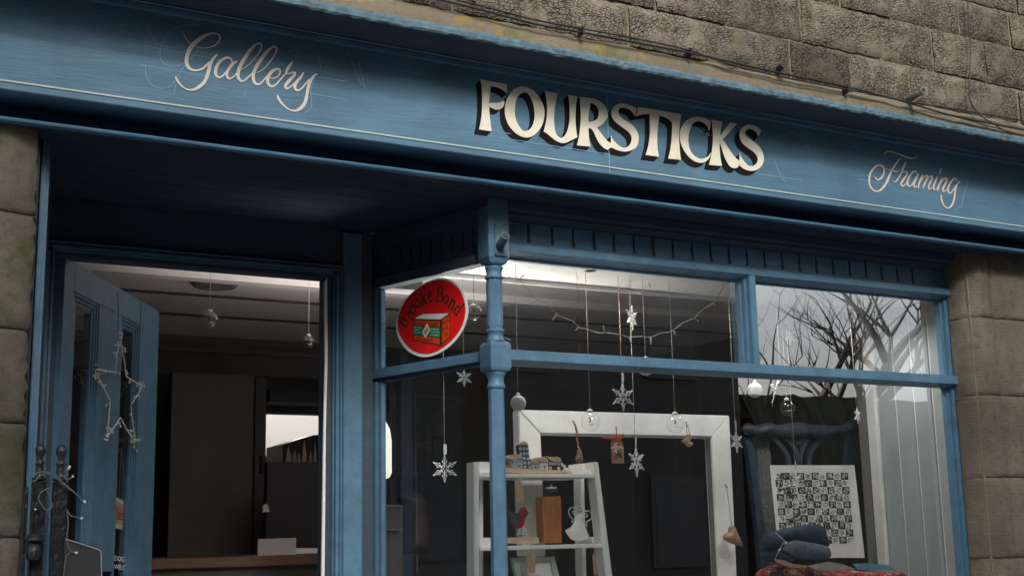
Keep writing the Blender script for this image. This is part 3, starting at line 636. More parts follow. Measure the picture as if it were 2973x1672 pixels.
def rolled(x):
    u = x-xr0
    return .004 if u > .15 else (.016 if u > .135 else (.0 if u > .06 else .055*(1-u/.06)))
jr = sorted([zs(2850, 922, 3.61), zs(2870, 1147, 3.61), zs(2890, 1385, 3.61), zs(2900, 1620, 3.61), .5, .9])
pr = pier('stone_pier', 'tooled sandstone pier with rounded edge right of the window', xr0, xr0+1.6, 3.60, .12, ZS+.02, jr, M['tooled'], rolled, 11, 3.72, .0151, .12)
jl = sorted([zs(30, 620, 3.56), zs(30, 955, 3.56), zs(30, 1230, 3.56), zs(30, 1560, 3.56), .4, .8])
def rub(x): return .012*math.sin(x*37)+.02*max(0, (x-xs(75, 900, 3.56))*8)
xl1 = xs(88, 900, 3.56)
pl = pier('stone_pier', 'mossy sandstone pier at the far left beside the doorway', xl1-1.5, xl1, 3.55, .12, ZS+.02, jl, M['mossy'], rub, 12)
MB().box(xl1-.01, xl1+.012, 3.60, 3.75, .12, ZS).build('gap', M['ink'], pl)
# ================================================================ shop window, column, porch
ZC_ = 1.5+1.112                                     # underside of fascia / porch ceiling
YD = 4.30; YW = 3.70; YG = 3.76
Xc = xs(1436, 900, 3.70)                            # column axis
colY = 3.70
# porch ceiling boards
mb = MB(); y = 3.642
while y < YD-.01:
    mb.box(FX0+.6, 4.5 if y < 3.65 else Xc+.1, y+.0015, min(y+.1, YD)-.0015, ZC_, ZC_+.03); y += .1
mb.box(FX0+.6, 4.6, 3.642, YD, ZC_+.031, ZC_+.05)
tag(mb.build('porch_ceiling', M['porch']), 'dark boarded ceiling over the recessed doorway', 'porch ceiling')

# window frame
xL = Xc+.028; xR = xs(2793, 1100, YW); xRo = xs(2812, 1120, YW)
zr1, zr0 = 1.5+.2628*3.70, 1.5+.2562*3.70           # head rail
zt1, zt0 = 1.5+.1655*3.70, 1.5+.1560*3.70           # transom
win = thing('shop_window', 'blue-framed shop window with two small upper panes over one large pane', 'window', (3.1, 3.75, .8))
MB().box(Xc-.045, xRo, 3.663, 3.78, 1.5+1.082, ZC_-.001).build('head_beam', M['blue_shaded'], win, .002)
MB().profx([(3.785, 1.5+1.0815), (3.70, 1.5+1.0815), (3.70, 1.5+1.072), (3.712, 1.5+1.068), (3.716, 1.5+1.058), (3.785, 1.5+1.055)], xL, xRo).build('bed_moulding', M['blue_shaded'], win)
# vent panel: a board with keyhole slots cut right through (built as staves between the slots)
sx = [1534, 1603, 1664, 1724.5, 1782, 1840, 1896.3, 1953, 2009, 2062.7, 2116, 2167.8, 2219, 2270, 2320, 2369, 2417.4, 2465, 2512.5, 2558.6, 2603.7, 2647.7]
SX = [xs(a, 645+(a-1534)*.095+30, 3.732) for a in sx]
zv1, zv0 = 1.5+1.056, zr1-.001
zs1, zs0 = zs(1534, 645, 3.732), zs(1534, 702, 3.732)
mb = MB(); hw = .0052
mb.box(xL, xR, 3.732, 3.748, zs1, zv1).box(xL, xR, 3.732, 3.748, zv0, zs0)
e = [xL]+SX+[xR]
for i in range(len(e)-1):
    mb.box(e[i]+(hw if i else 0), e[i+1]-(hw if i < len(e)-2 else 0), 3.732, 3.748, zs0, zs1)
mb.build('vent_panel', M['blue'], win)
for i, x in enumerate(SX):                           # dark slot holes with a round lower end
    mb = MB(); mb.box(x-.0052, x+.0052, 3.740, 3.750, zs0, zs1)
    mb.tube([(x+.001, 3.7312, zs0+.004), (x+.001, 3.7322, zs0+.004)], .0085, 12)
    mb.build('vent_slot', M['ink'], win)
MB().profx([(3.775, zr1), (3.70, zr1), (3.70, zr0), (3.752, zr0-.014), (3.752, zr0-.02), (3.775, zr0-.02)], xL-.01, xRo-.005).build('head_rail', M['blue'], win, .0015)
MB().profx([(3.775, zt1+.004), (3.74, zt1+.003), (3.70, zt1-.001), (3.70, zt0), (3.752, zt0-.011), (3.775, zt0-.011)], xL-.01, xRo-.005).build('transom', M['blue'], win, .0015)
xm0, xm1 = xs(2176, 800, YW), xs(2194, 800, YW)
MB().box(xm0, xm1, 3.702, 3.775, zt1-.002, zr0+.001).build('mullion', M['blue'], win, .002)
MB().box(xm0-.010, xm1+.006, 3.722, 3.770, zt1-.002, zr0-.002).build('mullion_bead', M['blue'], win, .002)
MB().box(xm0-.019, xm1+.012, 3.742, 3.768, zt1-.002, zr0-.002).build('mullion_bead', M['blue'], win, .002)
# right hand stile, stepped
for k, (a, b, y0) in enumerate(((xR-.004, xRo+.03, 3.69), (xR-.020, xR+.002, 3.712), (xR-.036, xR-.018, 3.728), (xR-.048, xR-.034, 3.744))):
    MB().box(a, b, y0, 3.775, .75, 1.5+1.056).build('stile', M['blue' if k else 'blue_shaded'], win, .002)
gxr = xR-.046
def pane(x0, x1, z0, z1):
    return MB().box(x0, x1, YG, YG+.004, z0, z1).build('glass_pane', M['pane'], win)
pane(xL, xm0-.005, zt1-.004, zr0-.012); pane(xm1+.003, gxr, zt1-.004, zr0-.012); pane(xL, gxr, .8, zt0-.008)
MB().box(xL-.02, xRo, 3.69, 3.8, .70, .80).build('sill', M['blue'], win, .003)
MB().box(xL-.02, xRo, 3.72, 3.78, .12, .70).build('stall_riser', M['blue_shaded'], win, .003)

# side light running back from the column to the door frame
P0 = Vector((Xc-.003, 3.745, 0)); P1 = Vector((1.888, YD-.02, 0)); P1 = P1+(P1-P0).normalized()*.095
sdv = (P1-P0); SLn = sdv.length; su = sdv.normalized(); sn = Vector((-su.y, su.x, 0))
if sn.x > 0: sn = -sn                                  # towards the lobby (-x)
side = thing('side_window', 'blue-framed side pane between the iron column and the doorway', 'window', (1.95, 4.0, .8))
def sbox(name, u0, u1, d0, d1, z0, z1, m, bev=.002):
    return MB().obox(P0+su*u0+sn*d0+Vector((0, 0, z0)), su*(u1-u0), sn*(d1-d0), Vector((0, 0, z1-z0))).build(name, m, side, bev)
zsr = 1.5+.905; zst = 1.5+.608
sbox('head_beam', 0, SLn, -.03, .02, 1.5+1.06, ZC_-.001, M['blue_shaded'])
sbox('vent_panel', 0, SLn, -.02, -.002, zsr+.035, 1.5+1.06, M['blue_shaded'])
for k in range(9):
    sbox('vent_slot', .06+k*.055, .068+k*.055, -.019, .0005, zsr+.06, zsr+.13, M['ink'], 0)
sbox('head_rail', 0, SLn, -.03, .02, zsr, zsr+.036, M['blue_shaded'])
sbox('transom', .02, SLn, -.022, .020, zst-.034, zst, M['blue'])
sbox('transom', .02, SLn, -.020, .008, zst-.046, zst-.0345, M['blue_shaded'])
for (a, b) in ((zst, zsr), (.8, zst-.046)):
    sbox('stile', SLn-.075, SLn-.01, -.03, .018, a, b, M['blue'])
    sbox('stile', SLn-.092, SLn-.0755, -.012, .006, a, b, M['blue'])
    o = MB().obox(P0+su*.0+sn*-.012+Vector((0, 0, a)), su*(SLn-.09), sn*.004, Vector((0, 0, b-a))).build('glass_pane', M['pane_dark'], side)
sbox('stall_riser', 0, SLn, -.02, .01, .12, .8, M['blue_shaded'])

# iron column
col = thing('iron_column', 'slender blue cast-iron column at the corner of the shop window', 'column', (Xc, colY, .12))
zc = lambda py: zs(1436, py, colY-.03)
def octa(name, prof, n=8, a0=math.pi/8, sm=False): return MB().lathe((Xc, colY, 0), prof, n, sm, a0).build(name, M['blue'], col, .0008)
hb = .0385
def cblock(name, z0, z1, m, ch=.012):                  # square block with rounded ends
    mb = MB(); k = [(hb*.62, z0), (hb*.9, z0+ch*.55), (hb, z0+ch*1.4), (hb, z1-ch*1.4), (hb*.9, z1-ch*.55), (hb*.62, z1)]
    mb.lathe((Xc, colY, 0), [(r*math.sqrt(2), z) for r, z in k], 4, False, math.pi/4)
    return mb.build(name, m, col, .0015)
z1h = ZC_-.002
mb = MB().lathe((Xc, colY, 0), [(.030, zc(768)), (hb*1.15, zc(762)), (hb*1.414, zc(745)), (hb*1.414, z1h)], 4, False, math.pi/4); mb.build('head_block', M['blue'], col, .0015)
octa('collar', [(.026, zc(769)), (.031, zc(771)), (.032, zc(774)), (.028, zc(778)), (.0255, zc(790)), (.027, zc(796)), (.031, zc(799)), (.0315, zc(803)), (.027, zc(806))], 24, 0, True)
octa('upper_shaft', [(.0262, zc(806)), (.0262, zc(952))])
for k in range(8):                                     # raised panel on each face
    a = k*math.pi/4; ca, sa = math.cos(a), math.sin(a); n = Vector((ca, sa, 0)); t = Vector((-sa, ca, 0)); r = .0262*math.cos(math.pi/8)
    MB().obox(Vector((Xc, colY, zc(944)))+n*(r-.001)-t*.0072, t*.0144, n*.0032, Vector((0, 0, zc(815)-zc(944)))).build('shaft_panel', M['blue'], col, .0012)
octa('collar', [(.0262, zc(952)), (.031, zc(954)), (.0315, zc(959)), (.027, zc(962)), (.026, zc(972)), (.028, zc(980)), (.036, zc(990))], 24, 0, True)
cblock('corner_block', zc(1079), zc(986), M['blue'])
octa('collar', [(.034, zc(1078)), (.030, zc(1082)), (.030, zc(1086)), (.0265, zc(1089)), (.026, zc(1108)), (.029, zc(1113)), (.0305, zc(1117)), (.030, zc(1122)), (.0262, zc(1126))], 24, 0, True)
octa('lower_shaft', [(.0262, zc(1126)), (.0275, zc(1700)), (.028, .3)], 8)
octa('base', [(.045, .3), (.05, .12)], 8)
# bracket plate with a flagpole socket
fy = colY-hb
br = thing('pole_bracket', 'small blue iron flagpole socket plate bolted to the column head', 'bracket', tuple(at(1445, 690, fy)))
pa, pb = at(1434, 650, fy), at(1474, 746, fy)
MB().box(pa.x, pb.x-.002, fy-.006, fy-.0005, pb.z, pa.z).build('plate', M['flash'], br, .0015)
MB().box(pa.x+.001, pb.x-.003, fy-.008, fy-.0061, zs(1450, 662, fy), pa.z-.002).build('plate_lip', M['flash'], br, .001)
for a, b, mm in ((1468, 653, 'ink'), (1439, 738, 'ink'), (1467, 742, 'flash'), (1441, 653, 'flash')):
    p = at(a, b, fy-.007); MB().tube([p, p+Vector((0, -.003, 0))], .0032, 10).build('bolt', M[mm], br)
q0, q1 = at(1451, 716, fy-.006), at(1467, 685, fy-.062)
d = (q1-q0).normalized()
MB().tube([q0-d*.004, q0+d*.01, q1], [.0155, .0145, .0135], 20).build('socket_tube', M['blue_shaded'], br)
mb = MB(); 
mb.tube([q1-d*.002, q1+d*.002], .0142, 20).build('socket_rim', M['flash'], br)
MB().tube([q1+d*.0021, q1+d*.0026], .0105, 20).build('socket_bore', M['ink'], br)
MB().ball(q1+d*.003+Vector((.002, 0, -.003)), .004, 8).build('plug', M['flash'], br)

# doorway at the back of the porch
dr = thing('door_surround', 'blue moulded doorway frame at the back of the porch', 'door frame', (1.3, YD, .12))
X = lambda px, py=760: xs(px, py, YD)
zo = zs(300, 752, YD)                                   # underside of the door head
xo0, xo1 = X(152, 740), xs(949.5, 900, YD)
def d_box(name, x0, x1, y0, z0, z1, m='blue', y1=YD+.08, bev=.002): return MB().box(x0, x1, y0, y1, z0, z1).build(name, M[m], dr, bev)
xwall = xs(1072, 900, YD)
zm1, zm0 = zs(993, 771, YD-.02), zs(981, 779.5, YD-.02)
d_box('overdoor_panel', X(128), xwall, YD, zm1+.002, ZC_+.09, 'blue_shaded')
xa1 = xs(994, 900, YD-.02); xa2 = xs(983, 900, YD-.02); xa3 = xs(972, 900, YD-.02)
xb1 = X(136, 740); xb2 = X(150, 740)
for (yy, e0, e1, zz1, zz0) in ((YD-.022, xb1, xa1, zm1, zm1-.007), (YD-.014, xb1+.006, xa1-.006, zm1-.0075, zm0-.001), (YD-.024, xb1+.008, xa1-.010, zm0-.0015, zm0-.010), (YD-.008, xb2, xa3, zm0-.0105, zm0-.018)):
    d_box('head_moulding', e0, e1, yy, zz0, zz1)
d_box('door_head', xb2, xa3+.002, YD+.004, zo, zm0-.0185, 'blue_shaded')
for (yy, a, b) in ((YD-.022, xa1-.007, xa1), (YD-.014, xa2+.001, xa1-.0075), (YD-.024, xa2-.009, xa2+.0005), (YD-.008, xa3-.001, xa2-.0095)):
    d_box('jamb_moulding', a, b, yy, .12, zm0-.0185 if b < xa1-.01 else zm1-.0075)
d_box('jamb', xo1, xa3-.0015, YD+.004, .12, zo, 'blue_shaded')
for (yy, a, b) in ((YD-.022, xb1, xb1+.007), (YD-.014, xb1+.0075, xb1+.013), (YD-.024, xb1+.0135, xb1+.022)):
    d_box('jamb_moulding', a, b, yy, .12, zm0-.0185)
d_box('jamb', xb1+.0225, X(176, 740), YD+.004, .12, zo, 'blue_shaded')
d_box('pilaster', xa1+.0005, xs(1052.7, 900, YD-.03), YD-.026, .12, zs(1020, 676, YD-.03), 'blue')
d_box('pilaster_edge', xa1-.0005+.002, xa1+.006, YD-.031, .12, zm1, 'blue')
d_box('pilaster_rebate', xs(1052.7, 900, YD-.03)+.0005, xwall+.01, YD-.006, .12, ZC_-.002, 'blue_shaded')
# thin white weather strip on the closing edge of the frame
strip = [(949.5, 806), (951, 1000), (951, 1050), (946, 1250), (942.5, 1672), (934, 1672), (940, 1250), (944, 1050), (943, 820)]
px_poly(strip, YD+.002, .01, 'draught_strip', M['white_paint'], dr)
# left-hand return of the porch and the lit front post
post = thing('porch_post', 'narrow bright blue post edging the porch against the left stonework', 'post', (.55, 3.66, .12))
xp0 = xs(96, 1000, 3.64); xp1 = xs(111, 1000, 3.64)
MB().box(xp0, xp1, 3.64, 3.70, .12, ZC_).build('post_face', M['blue'], post, .003)
MB().box(xp1+.0005, xp1+.010, 3.652, 3.70, .12, ZC_).build('post_bead', M['blue'], post, .002)
MB().ext([(xp0+.01, 3.7005, .12), (xp1+.014, 3.7005, .12), (X(128)+.012, YD-.001, .12), (X(128)-.03, YD-.001, .12)], (0, 0, ZC_-.121)).build('porch_side', M['blue_shaded'], post)

# ---- open door leaf
hA = at(190, 744, YD+.03); zl1 = hA.z
r = ray(463, 903); hB = EYE+r*((zl1-1.5)/r.z)
lu = (hB-hA); lu.z = 0; LW = lu.length; lu.normalize(); ln = Vector((lu.y, -lu.x, 0))
if ln.x < 0: ln = -ln
ln = -ln if (EYE-hA).dot(ln) < 0 else ln                # towards the viewer
door = thing('shop_door', 'blue half-glazed shop door standing open into the shop', 'door', (hA.x, hA.y, .14))
def lp(px, py):                                         # pixel on the leaf's face -> (u, z)
    p = onp(px, py, hA, ln); return (p-hA).dot(lu), p.z
def lbox(name, u0, u1, d0, d1, z0, z1, m='blue', bev=.002, par=None):
    return MB().obox(hA.xy.to_3d()+lu*u0+ln*d0+Vector((0, 0, z0)), lu*(u1-u0), ln*(d1-d0), Vector((0, 0, z1-z0))).build(name, M[m] if m in M else m, par or door, bev)
g1a, g1z = lp(229, 888); g1b, _ = lp(272.5, 905); g2a, g2z = lp(364, 953); g2b, _ = lp(393.5, 966)
gz = (g1z+g2z)/2; _, gb = lp(345, 1656)
mbd = .028
def bead(u0, u1, inner, up):                            # stepped bead from the stile down to the glass
    for k, (f, dd) in enumerate(((0, -.004), (.34, -.012), (.67, -.02))):
        yield f, dd
lbox('stile', 0, g1a-.045, -.04, 0, .14, zl1)
lbox('middle_stile', g1b+.055, g2a-.045, -.04, 0, gb, gz+.04)
lbox('stile', g2b+.055, LW, -.04, 0, .14, zl1)
lbox('top_rail', g1a-.045, g2b+.055, -.04, -.001, gz+.04, zl1)
lbox('bottom_rail', g1a-.045, g2b+.055, -.04, -.001, .14, gb-.02)
for (a, b) in ((g1a, g1b), (g2a, g2b)):
    L_, R_ = a-.045, b+.055
    for k in range(3):
        e0 = L_+(a-L_)*k/3; e1 = L_+(a-L_)*(k+1)/3-.0015; r0 = R_-(R_-b)*(k+1)/3+.0015; r1 = R_-(R_-b)*k/3
        dd = -.003-.003*k; t1 = gz+.04-.013*k; t0 = gz+.04-.013*(k+1)+.0015
        lbox('glazing_bead', e0, e1, -.036, dd, gb-.02, t1, 'blue', .003)
        lbox('glazing_bead', r0, r1, -.036, dd, gb-.02, t1, 'blue', .003)
        lbox('glazing_bead', e1+.0005, r0-.0005, -.036, dd, t0, t1, 'blue', .003)
    lbox('glass_pane', a-.002, b+.002, -.018, -.013, gb-.02, gz+.002, 'pane_dark', 0)
def lfn(d=0):
    P = hA+ln*d
    return lambda a, b: onp(a, b, P, ln)
mb = MB(); f = lfn(-.0125)
text(mb, 'DOGS', f, 333, 1626, 15, .62, .08, (1, .13), (0, -1)); text(mb, 'WELCOME', f, 331, 1650, 15, .62, .06, (1, .13), (0, -1))
tag(mb.build('window_lettering', M['white_paint']), 'small white DOGS WELCOME lettering on the door glass', 'lettering')
# ---- star of twigs hanging on the door
star = thing('twig_star', 'white twig star with pale buds hanging on the open door', 'star decoration', tuple(at(345, 970, 4.3)))
f = lfn(.018); so_ = (250, 950); ss = 3.815
SP = lambda p: f(so_[0]+p[0]/ss, so_[1]+p[1]/ss)
S_str = mat('star_wire', (.75, .76, .76), .6); S_bud = mat('star_bud', (.72, .68, .58), .6)
for pts in ([(385,140),(400,240),(425,400),(445,545)], [(445,545),(520,590),(620,640)], [(620,640),(580,730),(500,850)], [(498,870),(515,1040),(545,1275)], [(520,1240),(440,1110),(380,1000)],
            [(380,1000),(330,1080),(230,1215)], [(235,1215),(255,960),(265,820)], [(265,800),(190,660),(95,475)], [(105,465),(220,480),(320,495)], [(320,490),(340,350),(360,150)]):
    q = catmull([tuple(p) for p in pts], 5)
    q = [(p[0]+random.uniform(-3, 3), p[1]+random.uniform(-3, 3)) for p in q]
    MB().tube([SP(p) for p in q], .0024, 5).build('twig', S_str, star)
rnd = random.Random(4)
for (a, b) in (((385,140),(445,545)), ((445,545),(620,640)), ((620,640),(500,860)), ((500,870),(545,1275)), ((520,1240),(380,1000)), ((380,1000),(230,1215)), ((235,1215),(265,820)), ((265,800),(95,475)), ((105,465),(320,495)), ((320,490),(360,150))):
    for k in range(5):
        t = rnd.uniform(.05, 1); x = a[0]+(b[0]-a[0])*t; y = a[1]+(b[1]-a[1])*t
        an = rnd.uniform(0, 6.28); l = rnd.uniform(22, 55); e_ = (x+l*math.cos(an), y+abs(l*math.sin(an))*.8)
        MB().tube([SP((x, y)), SP(((x+e_[0])/2+4, (y+e_[1])/2-4)), SP(e_)], .001, 4).build('twiglet', S_str, star)
        MB().ball(SP(e_)+ln*.002, rnd.uniform(.0036, .0052), 6, (1, 1, 1.3)).build('bud', S_bud, star)
for p in ((95,415),(200,1240),(225,1245),(550,1365),(520,1330),(620,610),(595,610)): MB().ball(SP(p)+ln*.003, .0045, 6).build('bud', S_bud, star)
MB().tube([SP((520,1250)), SP((535,1310)), SP((555,1370))], .0012, 4).build('twiglet', S_str, star)
MB().tube([SP(p) for p in catmull([(365,65),(395,68),(400,95),(385,115),(365,112)], 4)], .0026, 6).build('hook', S_bud, star)
MB().tube([SP((350, -390)), SP((357, -200)), SP((352, 60))], .0012, 5).build('cord', M['blue_shaded'], star)
# closed sign behind the door glass
cs = thing('closed_sign', 'small white and peach CLOSED sign hanging behind the door glass', 'sign', tuple(lfn(-.05)(355, 1540)))
f = lfn(-.028)
q = [(331, 1441), (371, 1459), (369, 1540), (334, 1529), (325, 1527)]
flat([[(318, 1443), (338, 1443), (372, 1459), (368, 1541), (334, 1531), (316, 1523)]], lfn(-.024), -ln*.003, 'card', M['paper'], cs)
flat([[(324, 1452), (340, 1455), (362, 1467), (360, 1526), (334, 1518), (322, 1514)]], lfn(-.0230), -ln*.0006, 'card_centre', mat('peach_print', (.75, .38, .24), .8), cs)
mb = MB(); text(mb, 'CLOSED', lfn(-.0222), 308, 1500, 21, .55, .06, (1, .2), (0, -1)); mb.build('lettering', M['maroon'], cs)
mb = MB(); text(mb, 'Sorry', lfn(-.0222), 331, 1478, 12, .6, .05, (1, .2), (0, -1)); text(mb, "we're", lfn(-.0222), 336, 1486, 7, .6, .05, (1, .2), (0, -1)); mb.build('lettering', M['ink'], cs)
MB().tube([lfn(-.024)(345, 1452), lfn(-.024)(352, 1300), lfn(-.024)(366, 1456)], .0011, 4).build('cord', M['string'], cs)

# ---- turned black posts, slate board and fairy lights at bottom left (street side of the porch)
YP = 3.30
def turned(px, ytop, wpx, Y, label):
    p = at(px, ytop, Y); s = scale_at(p); z = p.z
    zz = lambda d: z-d*s*1.0
    t = thing('turned_post', label, 'post', (p.x, Y, .12), 'black posts with knob finials')
    k = wpx*s/2
    MB().lathe((p.x, Y, 0), [(.001, zz(0)), (k*.55, zz(3)), (k*.92, zz(12)), (k, zz(20)), (k*.85, zz(30)), (k*.5, zz(38)), (k*.62, zz(41)), (k*.4, zz(46)), (k*.75, zz(52)), (k*.95, zz(56)), (k*.75, zz(60)), (k*.7, zz(64)), (k*.72, zz(92)), (k*.9, zz(97))], 20).build('finial', M['cane'], t)
    w2 = k*1.2
    MB().box(p.x-w2, p.x+w2, Y-w2, Y+w2, .13, zz(101)).build('shaft', M['cane'], t, .006)
    MB().lathe((p.x, Y, 0), [(k*1.25, zz(97)), (k*1.4, zz(99)), (k*1.25, zz(103)), (k*1.2, zz(104))], 20).build('cap_ring', M['cane'], t)
    return p, s
pA, sA = turned(119, 1288, 31, 3.33, 'black post with knob finial nearest the left stonework')
pB, sB = turned(180, 1290, 33, 3.30, 'black post with knob finial in front of the door, beside the slate')
rg = thing('iron_collar', 'black iron ring bracket around the left turned post', 'bracket', tuple(at(100, 1560, 3.3)))
p = at(100, 1563, 3.29); s = scale_at(p)
MB().lathe((p.x, p.y, 0), [(27*s, p.z-8*s), (30*s, p.z-4*s), (30*s, p.z), (22*s, p.z+3*s), (20*s, p.z+12*s), (10*s, p.z+14*s)], 20).build('ring', M['cane'], rg)
MB().lathe((p.x, p.y, 0), [(20*s, p.z-60*s), (22*s, p.z-50*s), (21*s, p.z-9*s)], 16).build('sleeve', M['cane'], rg)
MB().box(p.x-32*s, p.x-22*s, p.y, p.y+.05, p.z-120*s, p.z+150*s).build('back_bar', M['cane'], rg, .003)
bdj = thing('slate_board', 'dark slate chalkboard with rounded corner at the bottom left', 'blackboard', tuple(at(240, 1672, 3.27)))
o = px_poly([(188,1565),(200,1568),(280,1594),(289,1598),(294,1606),(297,1900),(180,1900)], 3.265, .014, 'slate', M['slate'], bdj, .001)
MB().tube([at(x, y, 3.262) for x, y in catmull([(190,1564),(240,1580),(281,1593),(291,1599),(294,1610),(296,1760)], 4)], .0016, 6).build('rim', mat('rim_metal', (.3, .3, .3), .5), bdj)
fl = thing('fairy_lights', 'tangled wire of small fairy lights wound round the black posts', 'fairy lights', tuple(at(150, 1380, 3.25)))
k = 2.4146
F5 = lambda x, y, Y=3.262: at(x/k, 1072+y/k, Y)
wire = mat('fairy_wire', (.10, .13, .13), .5)
for pts in ([(230,760),(260,725),(320,718),(390,745),(450,800),(520,860),(560,900),(600,935)], [(235,790),(300,735),(360,740),(430,790),(500,850)], [(350,830),(290,860),(272,910),(310,975),(330,990),(350,1050)],
            [(470,980),(490,1020),(530,1035),(580,1045)], [(470,990),(478,1080),(470,1190),(490,1270),(545,1283)], [(490,1285),(465,1310),(450,1400),(445,1460)], [(330,990),(365,960),(350,900),(330,850)], [(440,740),(470,775),(515,745)], [(450,725),(475,695),(492,675)]):
    q = catmull(pts, 5); MB().tube([F5(p[0], p[1]) for p in q], .0017, 5).build('wire', wire, fl)
for x, y, x2, y2 in ((600,935,588,918),(580,1045,565,1040),(545,1283,525,1284),(515,745,505,752),(492,675,478,700),(245,985,250,975)):
    MB().tube([F5(x, y, 3.258), F5(x2, y2, 3.258)], .003, 6).build('bulb', M['acrylic'], fl)

# ================================================================ interior
room = thing('shop_interior', 'dim shop interior with pale ceiling seen through door and window', 'room', (2.5, 5.5, .12))
ZR = 1.5+1.16; YB = 7.2
bx = lambda name, a, m, par=None, bev=0: MB().box(*a).build(name, M[m] if isinstance(m, str) else m, par or room, bev)
M['ceil'] = mat('shop_ceiling', (.85, .8, .8), .9, var=.06, vscale=2)
bx('ceiling', (.35, 5.0, YD+.081, YB+.3, ZR, ZR+.05), 'ceil')
bx('upper_floor', (.1, 5.2, 3.645, YB+.3, ZR+.051, ZR+.09), 'grey_wall')
bx('lintel', (xwall, 2.1, YD+.085, YD+.13, 1.5+.93, ZR), 'grey_wall')
bx('downstand_beam', (.35, 5.0, 5.42, 5.50, ZR-.035, ZR-.001), 'ceil')
for yy in (5.95, 6.5): bx('ceiling_batten', (.35, 5.0, yy, yy+.012, ZR-.012, ZR-.001), 'dark_wall')
MB().tube([(1.66, 5.62, ZR-.001), (1.66, 5.62, ZR-.03)], [.12, .09], 24).build('ceiling_disc', M['grey_wall'], room)
bx('side_wall', (.30, .35, YD+.081, YB+.3, .12, ZR), 'dark_wall')
bx('side_wall', (5.0, 5.05, 3.8, YB+.3, .12, ZR), 'dark_wall')
zf1 = zs(560, 1008, YB); zf0 = zs(560, 1085, YB)
xd0, xd1, zd1 = xs(768, 1200, YB), xs(1000, 1200, YB), zs(860, 1200, YB)
bx('wall_frieze', (.35, 5.0, YB, YB+.1, zf0, ZR-.001), 'grey_wall')
bx('cornice_strip', (.35, 5.0, YB-.04, YB-.001, zf1-.03, zf1), 'grey_wall')
bx('back_wall', (.35, xd0, YB+.02, YB+.1, .12, zf0-.001), 'dark_wall')
bx('back_wall', (xd1, 5.0, YB+.02, YB+.1, .12, zf0-.001), 'grey_wall')
bx('back_wall', (xd0, xd1, YB+.02, YB+.1, zd1, zf0-.001), 'dark_wall')
M['panel'] = mat('brown_panel', (.15, .142, .132), .8, var=.1)
bx('wall_panel', (xs(495, 1300, YB-.3), xs(735, 1300, YB-.3), YB-.3, YB-.25, .12, zs(600, 1085, YB-.3)), 'panel')
bx('door_post', (xs(737, 1300, YB-.3), xs(768, 1300, YB-.3), YB-.32, YB-.25, .12, zs(600, 1090, YB-.3)), 'dark_wall')
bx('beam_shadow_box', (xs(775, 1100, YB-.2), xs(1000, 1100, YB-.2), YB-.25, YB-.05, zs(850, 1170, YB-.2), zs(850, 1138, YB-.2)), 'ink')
bx('floor', (.35, 5.0, YD-.4, YB+.3, .10, .13), 'dark_wall')
# bright back room beyond the opening
bx('back_room_wall', (xd0-.6, xd1+.8, YB+1.6, YB+1.65, .12, 3.2), 'white_wall')
bx('back_room_wall', (xd0-.62, xd0-.57, YB+.11, YB+1.6, .12, 3.2), 'white_wall')
bx('back_room_ceiling', (xd0-.57, xd0+.6, YB+.11, YB+1.2, zd1+.16, zd1+.20), 'white_wall')
brl = bpy.data.lights.new('back_room_lamp', 'POINT'); brl.energy = 3.5; brl.color = (1, .9, .75); brl.shadow_soft_size = .1
bro = bpy.data.objects.new('back_room_lamp', brl); C.objects.link(bro); bro.location = ((xd0+xd1)/2+.3, YB+.9, zd1+.05)
# print rack in the back room
rk = thing('print_rack', 'rack of pale prints and mouldings beyond the dark shop opening', 'print rack', tuple(at(890, 1340, YB+.3)))
px_poly([(820,1290),(910,1262),(1000,1262),(1000,1345),(820,1345)], YB+.5, .3, 'rack_box', M['ink'], rk)
for j, (x, h, wd, c) in enumerate(((838,48,16,(.55,.55,.5)), (856,40,12,(.35,.34,.3)), (868,30,10,(.6,.5,.35)), (884,66,14,(.62,.56,.4)), (902,36,12,(.45,.3,.22)), (915,60,9,(.5,.48,.45)), (848,30,7,(.3,.2,.15)))):
    px_poly([(x-wd/2,1342),(x-wd/4,1342-h*.6),(x,1342-h),(x+wd/3,1342-h*.5),(x+wd/2,1342)], YB+.44-j*.005, .004, 'print', mat('print_%s' % 'abcdefg'[j], c, .8), rk)
# dark screen, paper and counter
sc_ = thing('counter_screen', 'large dark screen standing on the shop counter', 'screen', tuple(at(860, 1590, 6.4)))
px_poly([(777,1340),(950,1340),(952,1590),(770,1590)], 6.4, .05, 'casing', M['ink'], sc_, .004)
px_poly([(762,1320),(770,1316),(774,1330),(772,1372),(762,1372)], 6.45, .05, 'lamp_head', M['ink'], sc_)
px_poly([(765,1465),(776,1461),(783,1485),(763,1486)], 6.38, .01, 'mouse', M['paper'], sc_)
tag(px_poly([(750,1564),(860,1560),(859,1610),(748,1612)], 6.0, .01, 'paper_card', M['white_wall']), 'blank white card standing on the wooden counter inside', 'card')
ct = thing('shop_counter', 'reddish wooden counter inside the shop behind the open door', 'counter', tuple(at(680, 1640, 5.9)))
zc1, zc0 = zs(680, 1616, 5.7), zs(680, 1645, 5.7)
MB().box(xs(400, 1620, 5.7), xs(960, 1620, 5.7)+.3, 5.7, 6.6, zc0, zc1).build('counter_top', M['wood_counter'], ct, .004)
MB().box(xs(400, 1620, 5.7), xs(960, 1620, 5.7)+.3, 5.74, 6.55, .13, zc0-.001).build('counter_front', M['dark_wall'], ct)

